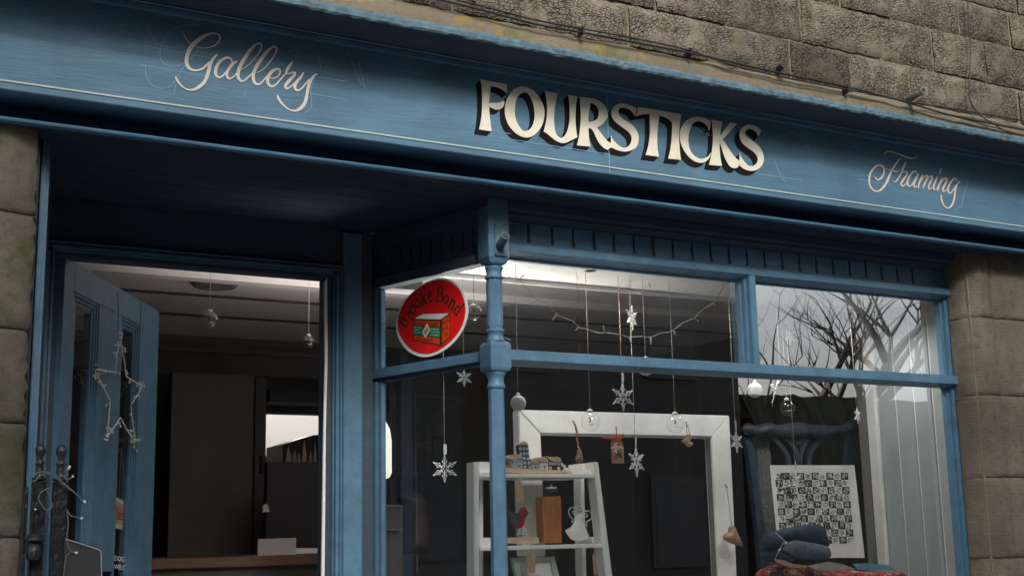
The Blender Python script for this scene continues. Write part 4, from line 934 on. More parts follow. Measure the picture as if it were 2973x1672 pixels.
# bay: white soffit with trim, white boarded side wall
bay = thing('window_bay', 'white display bay with plain soffit and boarded right-hand side', 'display bay', (3.2, 4.0, .8))
zbc = 1.5+.955; yb1 = .955/.2305
xbL = Xc+.02; xbR = xs(2760, 1100, 3.80)
MB().ext([(P1.x+.07, YD-.06, zbc), (P0.x+.035, 3.778, zbc), (xbR, 3.778, zbc), (xbR, yb1, zbc), (P1.x+.07, yb1+.02, zbc)], (0, 0, .03)).build('soffit', M['white_paint'], bay)
MB().box(1.95, xbR, yb1+.001, yb1+.012, zbc-.018, zbc+.25).build('soffit_trim', M['white_paint'], bay, .002)
bx('bay_header', (1.95, 5.0, yb1+.0125, yb1+.05, zbc+.03, ZR), 'grey_wall', bay)
# side wall of boards, running back from the right stile
Bp = MB(); X0 = xbR+.01
bw = .0875; y = 3.785; grooves = []
xw = xs(2765, 1300, 3.79)+.015
px_edge = at(2518, 1122, 4.6)
ye = 4.72
# find depth where the board wall's far edge is seen at pixel 2518
for i in range(200):
    yy = 3.8+i*.01
    if yy/xw > 0:
        q = Vector((xw, yy, 1.5+.12*yy)); d = q-EYE; u = d.dot(CX)/d.dot(CF)*FPX+1486.5
        if u < 2530: ye = yy; break
yy = 3.785; nb = 0
while yy < ye:
    y2 = min(yy+.105, ye); Bp.box(xw, xw+.02, yy+.005, y2-.005, .82, zbc+.03); yy = y2
Bp.build('board_wall', mat('grey_blue_boards', (.36, .40, .42), .6, var=.05), bay, .002)
MB().box(xw+.006, xw+.05, 3.785, ye, .82, zbc+.03).build('board_backing', M['white_paint'], bay)
MB().box(xw-.022, xw-.001, ye-.05, ye+.005, .82, zbc+.03).build('corner_post', M['white_paint'], bay, .003)
MB().box(P1.x+.02, xw+.05, 3.785, 5.1, .79, .82).build('display_floor', M['white_paint'], bay)
bx('rear_partition', (xw-.02, 5.0, ye+.01, ye+.06, .12, ZR), 'grey_wall')
# ================================================================ things in the window display
def rot(a): return Vector((math.cos(a), math.sin(a), 0))
def string_up(p, parent, m='string', r=.0011, z=None, twist=False, name='string'):
    z = z or zbc
    if z-p.z < .01: return
    if twist:
        for k in (0, 1):
            n = int((z-p.z)/.006); MB().tube([(p.x+.0011*math.cos(i*.9+k*math.pi), p.y+.0011*math.sin(i*.9+k*math.pi), p.z+(z-p.z)*i/n) for i in range(n+1)], r*.8, 4).build(name, M[m if k else 'string'], parent)
    else: MB().tube([p, (p.x, p.y, z)], r, 5).build(name, M[m], parent)
def snowflake(px, py, rp, Y, yaw, label, tagged=False, group='clear snowflakes hanging in the window', m='acrylic'):
    c = at(px, py, Y); s = scale_at(c)*rp; r = rot(yaw)
    t = thing('snowflake', label, 'snowflake', tuple(c), group)
    fn = lambda a, b: c+r*(a*s)+Vector((0, 0, b*s))
    polys = []
    for k in range(6):
        a = math.pi/2+k*math.pi/3; d = (math.cos(a), math.sin(a)); n = (-d[1], d[0])
        P = lambda u, v: (d[0]*u+n[0]*v, d[1]*u+n[1]*v)
        def st(pts, w_): 
            for i in range(len(pts)-1):
                q = Vector(pts[i]); e = Vector(pts[i+1]); tt = (e-q).normalized(); nn = Vector((-tt.y, tt.x))*w_*.40; q -= tt*w_*.3; e += tt*w_*.3
                polys.append([q+nn, q-nn, e-nn, e+nn])
        st([P(.12, 0), P(.62, 0)], .07); st([P(.62, 0), P(.74, .10), P(.86, 0), P(.74, -.10), P(.62, 0)], .05); st([P(.86, 0), P(1, 0)], .11)
        st([P(.36, 0), P(.55, .2), P(.62, .12)], .055); st([P(.36, 0), P(.55, -.2), P(.62, -.12)], .055)
        a2 = a+math.pi/3; e = (math.cos(a2)*.32, math.sin(a2)*.32); st([P(.32, 0), e], .06)
    fl_ = flat(polys, fn, (r.y*.004, -r.x*.004, 0), 'flake', M[m], t)
    top = c+Vector((0, 0, s)); string_up(top, t)
    if tagged:
        MB().obox(top+r*-.004+Vector((0, -.004, .004)), r*.010, Vector((0, .001, 0)), Vector((0, 0, .034))).build('price_tag', M['acrylic'], t)
    return t
snowflake(1291, 1360, 38, 3.98, -.4, 'clear snowflake behind the side pane left of the column', True)
snowflake(1347, 1096, 26, 4.02, .0, 'clear snowflake just left of the column under the side transom')
snowflake(1808, 1152, 40, 3.96, .04, 'clear snowflake hanging above the top rail of the white frame', True)
snowflake(1846.5, 1340, 42, 3.98, .4, 'clear snowflake hanging inside the opening of the white frame', True)
snowflake(1834, 922, 36, 3.92, .5, 'opaque white snowflake in the left upper pane', m='white_paint')
snowflake(2137, 1281, 31, 3.99, .3, 'clear snowflake by the right edge of the white frame', True)
snowflake(2292, 975, 25, 4.02, .3, 'clear snowflake low in the right upper pane')
snowflake(2311, 1395, 30, 4.05, .5, 'clear snowflake hanging in front of the lettered poster', True)
snowflake(2488, 1206, 22, 4.08, .4, 'small clear snowflake near the white boarded side')
def bauble(px, py, rp, Y, label, kind, group):
    c = at(px, py, Y); r = rp*scale_at(c)
    t = thing('bauble', label, 'bauble', tuple(c), group)
    MB().ball(c, r, 28).build('globe', M['bauble'] if kind == 'glass' else M['frost'], t)
    MB().lathe((c.x, c.y, c.z+r*.96), [(r*.28, 0), (r*.30, r*.06), (r*.30, r*.24), (r*.22, r*.28), (r*.05, r*.36)], 14).build('cap', M['white_paint'], t)
    if kind == 'glass':
        q = c+Vector((-r*.18, -r*.1, r*.12))
        MB().tube([q+Vector((0, 0, -.15*r)), q+Vector((r*.18, 0, r*.02)), q+Vector((r*.12, 0, r*.22)), q+Vector((-.05*r, 0, r*.2))], r*.07, 8).build('curl', M['ink'], t)
        MB().tube([c+Vector((-r*.3, -r*.2, -r*.35)), c+Vector((0, -r*.4, -r*.3)), c+Vector((r*.35, -r*.2, -r*.2))], r*.05, 6).build('curl', M['string'], t)
    string_up(Vector((c.x, c.y, c.z+r*1.3)), t, z=(ZR if Y > 4.35 else zbc))
M['frost'] = mat('frosted_white', (.7, .7, .68), .8, bump=.6, bscale=220)
gb = 'clear glass baubles hanging on strings'; wb = 'frosted white baubles hanging on strings'
bauble(1504.6, 1170, 23, 3.95, 'frosted white bauble hanging just right of the column', 'white', wb)
bauble(2191.5, 1132, 22, 3.95, 'frosted white bauble in front of the dark ring at the right', 'white', wb)
bauble(1875, 1066, 24, 3.98, 'frosted white bauble mostly hidden behind the transom', 'white', wb)
bauble(1714, 1223.6, 28, 3.92, 'clear glass bauble over the left part of the frame top rail', 'glass', gb)
bauble(1961, 1230, 27, 3.93, 'clear glass bauble over the right part of the frame top rail', 'glass', gb)
bauble(2285, 1185, 24, 4.05, 'clear glass bauble above the carved chair back', 'glass', gb)
bauble(1376, 906, 24, 3.95, 'clear glass bauble half hidden behind the red round sign', 'glass', gb)
bauble(609, 930, 25, 4.8, 'clear glass bauble seen through the open doorway', 'glass', gb)
bauble(896, 994, 19.5, 5.2, 'smaller clear glass bauble at the right of the doorway', 'glass', gb)
# extra hanging strings, some candy striped
for i, (px, py, Y, m, tw, lb) in enumerate(((1683, 1024, 3.93, 'redstring', True, 'red and white twisted string above the left clear bauble'), (1803, 1030, 3.96, 'redstring', True, 'red and white twisted string above the middle snowflake'),
        (1664, 1225, 4.0, 'redstring', False, ''),)):
    if not lb: continue
    p = at(px, py+20, Y); t = MB().tube([(p.x+.0016*math.cos(i_*.8), p.y+.0016*math.sin(i_*.8), p.z+(zbc-p.z)*i_/60) for i_ in range(61)], .0006, 4).build('twisted_string', M['redstring'])
    tag(t, lb, 'string')
# striped cord with a small brown robin tassel
t = thing('striped_cord_ornament', 'red and white striped cord with a small brown wooden figure', 'ornament', tuple(at(1664, 1222, 4.04)))
A = [at(*p, 4.04) for p in ((1664, 1222), (1672, 1240), (1676, 1275), (1681, 1305))]
for k in (0, 1):
    q = catmull([tuple(a) for a in A], 12); MB().tube([Vector(p[:])+Vector((.0022*math.cos(i*.9+k*math.pi), .0022*math.sin(i*.9+k*math.pi), 0)) for i, p in enumerate(q)], .0022, 5).build('cord', M['redstring' if k else 'string'], t)
puff([(1676,1304),(1686,1304),(1691,1320),(1694,1335),(1688,1341),(1680,1345),(1672,1338),(1669,1332),(1674,1320)], 4.04, .02, 'figure', mat('terracotta', (.28, .13, .08), .7, var=.4, vscale=60), t, 4)
# red-ribboned card tag
t = thing('gift_tag', 'terracotta gift tag with a red bow and white checked ribbon', 'gift tag', tuple(at(1793, 1290, 4.0)))
k = 4.2615; B = lambda p: (1480+p[0]/k, 1080+p[1]/k)
px_poly([B(p) for p in ((1250,880),(1285,840),(1370,835),(1405,880),(1418,1125),(1268,1128))], 4.0, .002, 'card', M['pink_card'], t)
for pts in ([(1316,675),(1320,750),(1318,850)], [(1140,805),(1230,825),(1315,850)], [(1318,850),(1290,815),(1230,805)], [(1318,850),(1370,790),(1415,770)], [(1318,850),(1365,800),(1400,800),(1360,830),(1318,850)]):
    MB().tube([at(*B(p), 3.995) for p in catmull(pts, 5)], .0022, 5).build('ribbon', M['redstring'], t)
mb = MB(); mr = MB()
for i in range(7):
    for j in range(2):
        (mb if (i+j) % 2 else mr).ext([at(*B(p), 3.9985) for p in ((1255+i*21, 912+j*17), (1276+i*21, 912+j*17), (1276+i*21, 929+j*17), (1255+i*21, 929+j*17))], (0, .0008, 0))
        (mb if (i+j) % 2 else mr).ext([at(*B(p), 3.9975) for p in ((1294+j*17, 868+i*19), (1311+j*17, 868+i*19), (1311+j*17, 887+i*19), (1294+j*17, 887+i*19))], (0, .0008, 0))
mb.build('checked_ribbon', M['paper'], t); mr.build('checked_ribbon', M['pink_card'], t)
flat([p for st in ([(1320,990,10),(1325,1080,8)], [(1320,1010,8),(1296,1080,6)], [(1322,1010,8),(1350,1060,6)], [(1345,990,30),(1365,1030,44),(1380,1055,20)]) for p in stroke_polys(st, 3)], lambda a, b: at(*B((a, b)), 3.9982), (0, .0006, 0), 'sprig', M['ink'], t)
# hearts
def heart(pts, off, s, Y, th, m, label, cord):
    t = thing('wooden_heart', label, 'heart ornament', tuple(at(off[0]+pts[0][0]/s, off[1]+pts[0][1]/s, Y)))
    puff([(off[0]+p[0]/s, off[1]+p[1]/s) for p in pts], Y, th, 'heart', m, t, 4, prof=.3)
    for c_ in cord: MB().tube([at(off[0]+p[0]/s, off[1]+p[1]/s, Y) for p in c_], .0012, 5).build('cord', M['rope'], t)
heart([(95,1115),(160,1060),(185,1000),(255,1000),(262,1060),(245,1125),(290,1140),(292,1185),(240,1205),(200,1205),(160,1160)], (1960, 1080), 5.5725, 4.02, .012, M['wood_pale'], 'small pale wooden heart tied beside the right clear bauble',
      [[(170,790),(185,870),(190,1000)], [(170,810),(205,880),(242,1000)], [(175,830),(205,790)], [(180,850),(230,865)]])
k2 = 2.416
heart([(962,1165),(1000,1140),(1010,1100),(1045,1095),(1060,1140),(1085,1195),(1104,1242),(1060,1232),(1010,1215),(975,1195)], (1700, 1072), 2.416, 4.16, .035, mat('heart_wood', (.34, .2, .12), .6, var=.35, vscale=40), 'chunky brown wooden heart hanging over the right side of the white frame',
      [[(978,800),(990,830),(1005,930),(1015,1020),(1024,1092)], [(975,812),(998,828)], [(998,815),(985,832)]])
# white glitter icicle
t = thing('glitter_icicle', 'white glittery icicle hanging right of the dark ring', 'icicle ornament', tuple(at(2242, 1160, 4.0)))
k3 = 5.5725; pts = [(1690,135),(1660,190),(1640,250),(1610,300),(1600,360),(1595,420),(1575,480),(1572,545)]
rnd = random.Random(2); mb = MB()
q = catmull(pts, 3)
for i, p in enumerate(q):
    r = .0075*(1-i/len(q)*.8)
    for z in range(2): mb.ball(at(1960+(p[0]+rnd.uniform(-14, 14)*(1-i/len(q)))/k3, 1080+(p[1]+rnd.uniform(-8, 8))/k3, 4.0), r*rnd.uniform(.6, 1.1), 7)
for x, y in ((1550,215),(1565,230),(1580,200),(1590,240)): mb.ball(at(1960+x/k3, 1080+y/k3, 4.0), .005, 7)
mb.build('icicle', M['frost'], t)
string_up(at(2266, 1095, 4.0), t)
# string of fairy lights looped across the left upper pane
t = thing('fairy_light_string', 'white wire of tiny fairy lights looping across the left upper pane', 'fairy lights', tuple(at(1800, 1020, 3.80)))
kA = 4.261; FA = lambda p: (1440+p[0]/kA, 740+p[1]/kA); F7 = lambda p: (1350+p[0]/2.8975, 560+p[1]/2.8975)
pts = [FA(p) for p in ((200,225),(290,300),(340,370),(420,440),(490,545),(520,555),(620,590),(690,660),(750,735),(850,780),(960,830),(1025,895),(1130,920),(1270,970),(1330,960),(1420,970),(1540,985),(1650,1020),(1760,1008),(1915,1020),(2030,970),(2120,960),(2190,935))]+[F7(p) for p in ((1820,1100),(1925,1052),(1990,990),(2080,930),(2130,870),(2150,830),(2180,770),(2240,745))]
MB().tube([at(p[0], p[1], 3.80) for p in catmull(pts, 4)], .0014, 5).build('wire', M['string'], t)
for a, b in [(FA(a), FA(b)) for a, b in (((500,545),(465,600)), ((750,740),(690,815)), ((1025,895),(978,940)), ((1340,960),(1330,875)), ((1650,1020),(1672,1095)), ((1915,1020),(1918,1110)), ((2195,935),(2230,1005)), ((100,1022),(180,1055)), ((290,300),(345,250)))]+[(F7(a), F7(b)) for a, b in (((1925,1052),(1970,1085)), ((2080,930),(2108,948)))]:
    MB().tube([at(*a, 3.80), at(*b, 3.80)], .0021, 6).build('bulb', M['string'], t)
# cup hooks and downlight in the soffit
for i, (x, y) in enumerate(((1476, 790), (1829, 805), (1884, 820), (2125, 828))):
    Yh = .955/((at(x, y, 1).z-1.5)); Yh = min(max(Yh, 3.80), 4.1); p = at(x, y, Yh); z = zbc
    MBk = MB().tube([(p.x, p.y, z), (p.x, p.y, z-.010), (p.x+.005, p.y, z-.018), (p.x+.009, p.y, z-.014)], .0012, 6)
    tag(MBk.build('cup_hook', M['string' if i == 1 else 'cane']), ('brass-dark cup hook in the soffit beside the column head', 'pale cup hook above the white snowflake', 'dark cup hook right of the white snowflake', 'dark cup hook near the mullion in the soffit')[i], 'hook', 'cup hooks in the window soffit')
dl = thing('downlight', 'round recessed downlight in the white window soffit', 'downlight', tuple(at(1714, 783, 4.0)))
Yh = .955/(at(1714, 783, 1).z-1.5); p = at(1714, 783, Yh)
MB().lathe((p.x, p.y, zbc-.004), [(.034, 0), (.036, .002), (.036, .0035)], 28).build('rim', M['white_paint'], dl)
MB().lathe((p.x, p.y, zbc-.0055), [(.020, 0), (.021, .001)], 24).build('lamp', M['cable'], dl)

for i, (x_, y_) in enumerate(((p.x, p.y), (p.x+.75, p.y), (p.x+1.4, p.y))):  # added fill spots for the display; only the first has a downlight
    sp_ = bpy.data.lights.new('bay_fill_spot', 'SPOT'); sp_.energy = 16; sp_.spot_size = R(160); sp_.spot_blend = 1; sp_.shadow_soft_size = .08; sp_.color = (1, .96, .9)
    so_2 = bpy.data.objects.new('bay_fill_spot', sp_); C.objects.link(so_2); so_2.location = (x_+.05, y_+.07, zbc-.02)
# big white picture frame leaning at the back of the bay
t = thing('picture_frame', 'large empty white picture frame standing behind the hanging ornaments', 'picture frame', tuple(at(1820, 1672, 4.25)))
YF = 4.25
px_poly([(1506,1189),(2118,1206),(2066,1267),(1570,1257)], YF, .05, 'top_rail', M['white_paint'], t, .003)
px_poly([(1506,1190),(1570,1258),(1585,1614),(1519,1614)], YF+.0005, .05, 'left_rail', M['white_paint'], t, .003)
px_poly([(2118,1207),(2140,1672),(2149,1860),(2096,1860),(2087,1672),(2066,1268)], YF+.0005, .05, 'right_rail', M['white_paint'], t, .003)
px_poly([(1570,1258),(2065,1268),(2062,1272),(1573,1262)], YF+.012, .03, 'inner_lip', M['white_paint'], t)
px_poly([(2060,1270),(2066,1270),(2088,1680),(2081,1680)], YF+.012, .03, 'inner_lip', M['grey_wall'], t)

# white ladder shelf
YS = 4.03
sh = thing('ladder_shelf', 'white ladder shelf unit with small gifts behind the iron column', 'shelf unit', tuple(at(1560, 1672, YS)))
px_poly([(1723,1341),(1737,1341),(1778.5,1672),(1808,1900),(1786,1900),(1759,1672)], YS, .055, 'leg', M['white_paint'], sh, .002)
px_poly([(1374.5,1341),(1390,1341),(1391.5,1672),(1392,1900),(1376,1900),(1376,1672)], YS, .055, 'leg', M['white_paint'], sh, .002)
px_poly([(1684,1362),(1696,1362),(1703,1672),(1708,1900),(1695,1900),(1691,1672)], YS+.16, .05, 'leg', M['white_paint'], sh, .002)
px_poly([(1391,1362),(1403,1362),(1404,1900),(1392,1900)], YS+.16, .05, 'leg', M['white_paint'], sh, .002)
xa, xb = at(1393, 1380, YS).x, at(1726, 1380, YS).x
zq = zs(1726, 1386, YS); MB().ext([(xa, YS+.002, zq), (xb, YS+.002, zq), (xb, YS+.21, zq), (at(1393, 1380, YS+.21).x, YS+.21, zq)], (0, 0, zs(1726, 1375, YS)-zq)).build('shelf', M['white_paint'], sh, .0015)
xa2_, xb2_ = at(1391, 1583, YS).x, at(1751, 1583, YS).x
zq = zs(1740, 1589, YS); MB().ext([(xa2_, YS-.004, zq), (xb2_, YS-.004, zq), (xb2_, YS+.21, zq), (at(1393, 1583, YS+.21).x, YS+.21, zq)], (0, 0, zs(1740, 1578, YS)-zq)).build('shelf', M['white_paint'], sh, .0015)
z1a, z1b = zs(1726, 1372, YS), zs(1726, 1342, YS)
MB().box(xb-.012, xb-.001, YS+.056, YS+.16, z1a, z1b).build('side_board', M['white_paint'], sh, .001)
MB().box(at(1391, 1355, YS+.03).x, at(1424, 1355, YS+.03).x, YS+.03, YS+.045, z1a, z1b).build('side_board', M['white_paint'], sh, .001)
z2a, z2b = zs(1740, 1577, YS), zs(1740, 1557, YS)
MB().box(xb2_-.012, xb2_-.001, YS+.056, YS+.16, z2a, z2b).build('side_board', M['white_paint'], sh, .001)
MB().box(at(1392, 1575, YS+.03).x, at(1425, 1575, YS+.03).x, YS+.03, YS+.045, zs(1400, 1594, YS), zs(1400, 1560, YS)).build('side_board', M['white_paint'], sh, .001)
MB().box(at(1665, 1368, YS+.1).x, at(1697, 1368, YS+.1).x, YS+.02, YS+.1, zs(1680, 1374, YS), zs(1680, 1361, YS+.02)).build('small_block', M['white_paint'], sh, .001)

# driftwood village
V = lambda p: (1400+p[0]/8.587, 1250+p[1]/8.587)
vil = thing('driftwood_village', 'row of tiny painted driftwood houses on the top shelf', 'ornament', tuple(at(1560, 1372, YS+.05)))
YV = YS+.03
vpoly = lambda pts, Y, th, nm, m, par=vil: px_poly([V(p) for p in pts], Y, th, nm, m, par)
M['vpale'] = mat('pale_blue_wood_paint', (.42, .52, .62), .7); M['vwhite'] = mat('chalk_white', (.75, .75, .72), .8)
M['vblack'] = mat('black_wood_paint', (.03, .03, .04), .7); M['vroof'] = mat('driftwood_roof', (.5, .36, .24), .8, bump=.6, bscale=80, var=.35, vscale=60)
b_ = vpoly([(520,905),(590,912),(800,925),(1400,960),(1900,980),(2050,985),(2240,1015),(2262,1052),(1700,1052),(1100,1058),(590,1035),(520,1030)], YV-.012, .045, 'driftwood_base', M['wood_pale'])
for x, y in ((842,968),(1548,1005),(2040,1030)): MB().tube([at(*V((x, y)), YV-.0125), at(*V((x, y)), YV-.0135)], .0022, 10).build('knot', M['wood_brown'], b_)
H = [([(722,735),(1000,715),(1010,930),(735,910)], [(655,680),(720,600),(870,585),(980,600),(1025,680),(1000,697),(760,737)], 'vpale', [(760,790,36,44),(840,785,22,36),(905,780,22,34),(962,760,22,36),(915,875,34,60),(975,870,20,40)], 'navy'),
     ([(925,370),(1150,370),(1215,945),(1010,930)], [(915,352),(985,280),(1010,272),(1090,270),(1172,358),(1120,372),(1060,358)], 'navy', [(955,445,54,66),(1040,445,56,66),(1120,448,46,66),(965,565,50,64),(1048,565,58,70),(1138,570,50,66),(1056,688,56,64),(1148,690,50,66),(1066,800,60,68),(1168,800,50,66),(1072,900,58,50),(1178,905,40,50)], 'vwhite'),
     ([(1215,800),(1425,800),(1425,955),(1218,948)], [(1195,700),(1390,705),(1432,797),(1222,797)], 'vpale', [(1250,838,26,24),(1318,838,26,24),(1388,838,26,24),(1255,910,26,30),(1335,905,30,60),(1395,910,26,30)], 'navy'),
     ([(1430,780),(1640,770),(1650,968),(1432,957)], [(1370,690),(1430,655),(1570,660),(1665,735),(1650,772),(1450,768)], 'vwhite', [(1455,795,18,34),(1530,790,18,40),(1600,795,18,34),(1465,900,22,50),(1552,905,36,100),(1615,905,20,46)], 'wood_brown'),
     ([(1660,775),(1950,780),(1962,988),(1662,972)], [(1630,625),(1700,650),(1900,650),(1970,700),(1977,772),(1860,778),(1680,720)], 'vblack', [(1695,815,52,64),(1760,818,48,62),(1825,822,48,64),(1905,820,54,74),(1700,925,60,70),(1910,935,66,80)], 'vwhite')]
for i, (wl, rf, mw, wins, wm) in enumerate(H):
    h = vpoly(wl, YV, .028, 'house', M[mw])
    px_poly([V(p) for p in rf], YV-.006, .04, 'roof', M['vroof'], h, .0008)
    for (x, y, w_, hh) in wins:
        wo = px_poly([V(p) for p in ((x-w_/2, y-hh/2), (x+w_/2, y-hh/2), (x+w_/2, y+hh/2), (x-w_/2, y+hh/2))], YV-.0012, .0015, 'window', M[wm], h)
        if wm == 'vwhite':
            o2_ = px_poly([V(p) for p in ((x-w_/5, y-hh/5), (x+w_/5, y-hh/5), (x+w_/5, y+hh/5), (x-w_/5, y+hh/5))], YV-.0016, .0006, 'window', M['navy'], h)
    cx_ = sum(p[0] for p in rf)/len(rf); ct_ = min(p[1] for p in rf)
    MB().tube([at(*V((cx_, ct_+10)), YV), at(*V((cx_+4, ct_-28)), YV)], .0009, 5).build('chimney', M['wood_brown'], h)
vpoly([(2050,850),(2085,845),(2062,985),(2035,985)], YV, .006, 'post', M['vwhite']); vpoly([(1955,790),(2000,800),(2040,880),(2035,910),(1980,860)], YV, .006, 'boat', M['vwhite']); vpoly([(2085,960),(2120,915),(2170,930),(2205,990),(2140,1000)], YV, .012, 'boat', M['vwhite'])
vpoly([(590,830),(650,815),(690,850),(745,880),(700,915),(590,905)], YV, .02, 'pebble', M['wood_brown'])
# second shelf: robin, wood candle block, angel
F = lambda p: (1440+p[0]/5.3275, 1400+p[1]/5.3275)
YT = YS+.04
rb = thing('robin_figure', 'flat glazed robin with red breast standing on a slice of wood', 'ornament', tuple(at(*F((360, 830)), YT)))
puff([F(p) for p in ((150,370),(230,450),(300,470),(350,455),(380,400),(430,372),(470,400),(510,472),(470,530),(445,600),(420,680),(350,712),(290,700),(230,600),(190,510),(160,440))], YT, .010, 'body', M['brownred'], rb, 5, prof=.3)
puff([F(p) for p in ((385,405),(430,385),(465,410),(500,468),(460,530),(437,610),(410,685),(345,700),(295,675),(365,630),(388,560),(378,480))], YT-.004, .009, 'breast', mat('robin_red', (.30, .012, .012), .35, var=.4, vscale=60), rb, 5, prof=.3)
for a, b in (((295,705),(262,825)), ((335,715),(300,825)), ((385,715),(395,825)), ((405,705),(450,822)), ((262,825),(450,822))):
    MB().tube([at(*F(a), YT), at(*F(b), YT)], .0014, 6).build('leg', M['ink'], rb)
tag(px_poly([F(p) for p in ((140,848),(205,845),(660,838),(668,935),(205,941),(140,940))], YT-.02, .06, 'wood_slice', M['wood_pale'], None, .002), 'pale split log slice under the robin on the second shelf', 'wood slice')
cb = thing('candle_block', 'tall orange wooden block engraved with an angel, candle dish on top', 'candle holder', tuple(at(*F((870, 940)), YT)))
px_poly([F(p) for p in ((712,222),(1005,205),(1025,938),(740,935))], YT, .05, 'block', M['wood_orange'], cb, .002)
flat([q for st in ([(760,530),(800,505),(840,490),(858,520)], [(790,500),(780,420),(820,372),(850,390),(870,360),(890,385),(930,367),(968,420),(962,500)], [(985,530),(940,500),(900,480),(850,500)], [(870,500),(850,560),(880,640),(908,680),(890,702),(852,730)], [(920,500),(918,600),(902,690)], [(850,690),(875,712)], [(855,370),(870,350),(890,370)], [(840,470),(870,440),(900,470)]) for q in stroke_polys([(a, b, 8) for a, b in st], 4)], lambda a, b: at(*F((a, b)), YT-.0006), (0, .0005, 0), 'engraving', M['wood_brown'], cb)
ca_ = at(*F((855, 190)), YT+.02); s_ = scale_at(ca_)/5.3275
MB().lathe((ca_.x, ca_.y, ca_.z), [(45*s_, 0), (85*s_, 25*s_), (110*s_, 88*s_), (104*s_, 88*s_), (80*s_, 40*s_)], 24).build('dish', M['cable'], cb)
MB().lathe((ca_.x, ca_.y, ca_.z), [(82*s_, 78*s_), (86*s_, 82*s_), (86*s_, 116*s_), (80*s_, 119*s_)], 24).build('candle', M['white_paint'], cb)
MB().lathe((ca_.x, ca_.y, ca_.z), [(10*s_, 119*s_), (19*s_, 135*s_), (14*s_, 152*s_), (2*s_, 178*s_)], 10).build('flame_bulb', M['string'], cb)
an = thing('metal_angel', 'white metal angel with curled wire wings on the second shelf', 'ornament', tuple(at(*F((1280, 900)), YT)))
puff([F(p) for p in ((1218,500),(1280,482),(1338,490),(1355,560),(1375,660),(1442,832),(1375,886),(1190,890),(1110,812),(1066,738),(1160,680),(1205,600))], YT, .03, 'dress', M['white_paint'], an, 5, prof=.5)
MB().ball(at(*F((1300, 440)), YT), 34*s_, 12).build('head', mat('silver', (.6, .6, .6), .25, .8), an)
def wirep(pts, par, r=.0018, m='white_paint', nm='wing'):
    MB().tube([at(*F(p), YT+.004) for p in catmull(pts, 6)], r, 6).build(nm, M[m], par)
wirep([(1220,595),(1150,520),(1122,440),(1165,388),(1230,395),(1252,440),(1225,490),(1188,470),(1195,440),(1218,450)], an)
wirep([(1215,560),(1220,600),(1190,622),(1170,600),(1195,588)], an)
wirep([(1368,445),(1440,440),(1483,500),(1465,565),(1385,612)], an); wirep([(1380,530),(1412,520),(1405,485),(1380,490)], an); wirep([(1370,640),(1405,640),(1400,672),(1375,668)], an)
wirep([(1235,420),(1270,375),(1320,372),(1355,410)], an, .001, nm='halo')
# parcel tags
def ptag(pts, cord, label, holder=None):
    t = thing('parcel_tag', label, 'tag', tuple(at(*F(pts[0]), YS-.008)), 'kraft price tags on strings')
    px_poly([F(p) for p in pts], YS-.010, .0015, 'card', M['kraft'], t)
    for c_ in cord: MB().tube([at(*F(p), YS-.0115) for p in c_], .0013, 5).build('string', M['string'], t)
ptag([(305,60),(330,8),(385,8),(410,40),(435,310),(335,335)], [[(345,-140),(352,-60),(362,30)], [(375,-140),(372,-60),(368,30)]], 'kraft tag hanging from the top shelf above the robin')
ptag([(470,1130),(495,1083),(580,1083),(615,1130),(605,1400),(475,1395)], [[(530,940),(535,1040),(545,1130)], [(548,940),(545,1040),(540,1130)]], 'kraft tag hanging from the second shelf over the green frame')
ptag([(1492,1130),(1518,1095),(1545,1130),(1565,1430),(1515,1430)], [[(1470,930),(1520,935),(1525,1040),(1520,1120)]], 'narrow edge-on tag at the right end of the second shelf')
# sage green frame
sf = thing('small_picture_frame', 'small sage green picture frame on the bottom shelf', 'picture frame', tuple(at(*F((600, 1449)), YS+.06)))
YQ = YS+.06
for nm, pts in (('rail', [(250,1160),(905,1140),(850,1215),(370,1225)]), ('rail', [(250,1162),(370,1226),(455,1560),(545,1950),(430,1950)]), ('rail', [(905,1142),(1110,1950),(1000,1950),(850,1216)])):
    px_poly([F(p) for p in pts], YQ, .02, nm, M['sage'], sf, .001)
px_poly([F(p) for p in ((368,1224),(852,1214),(1010,1950),(540,1950))], YQ+.012, .004, 'picture', M['paper'], sf)
mb = MB(); text(mb, 'Foursticks', lambda a, b: at(*F((a, b)), YQ+.0115), 540, 1450, 34, .85, .1); mb.build('print_lettering', mat('teal_ink', (.08, .25, .25), .8), sf)

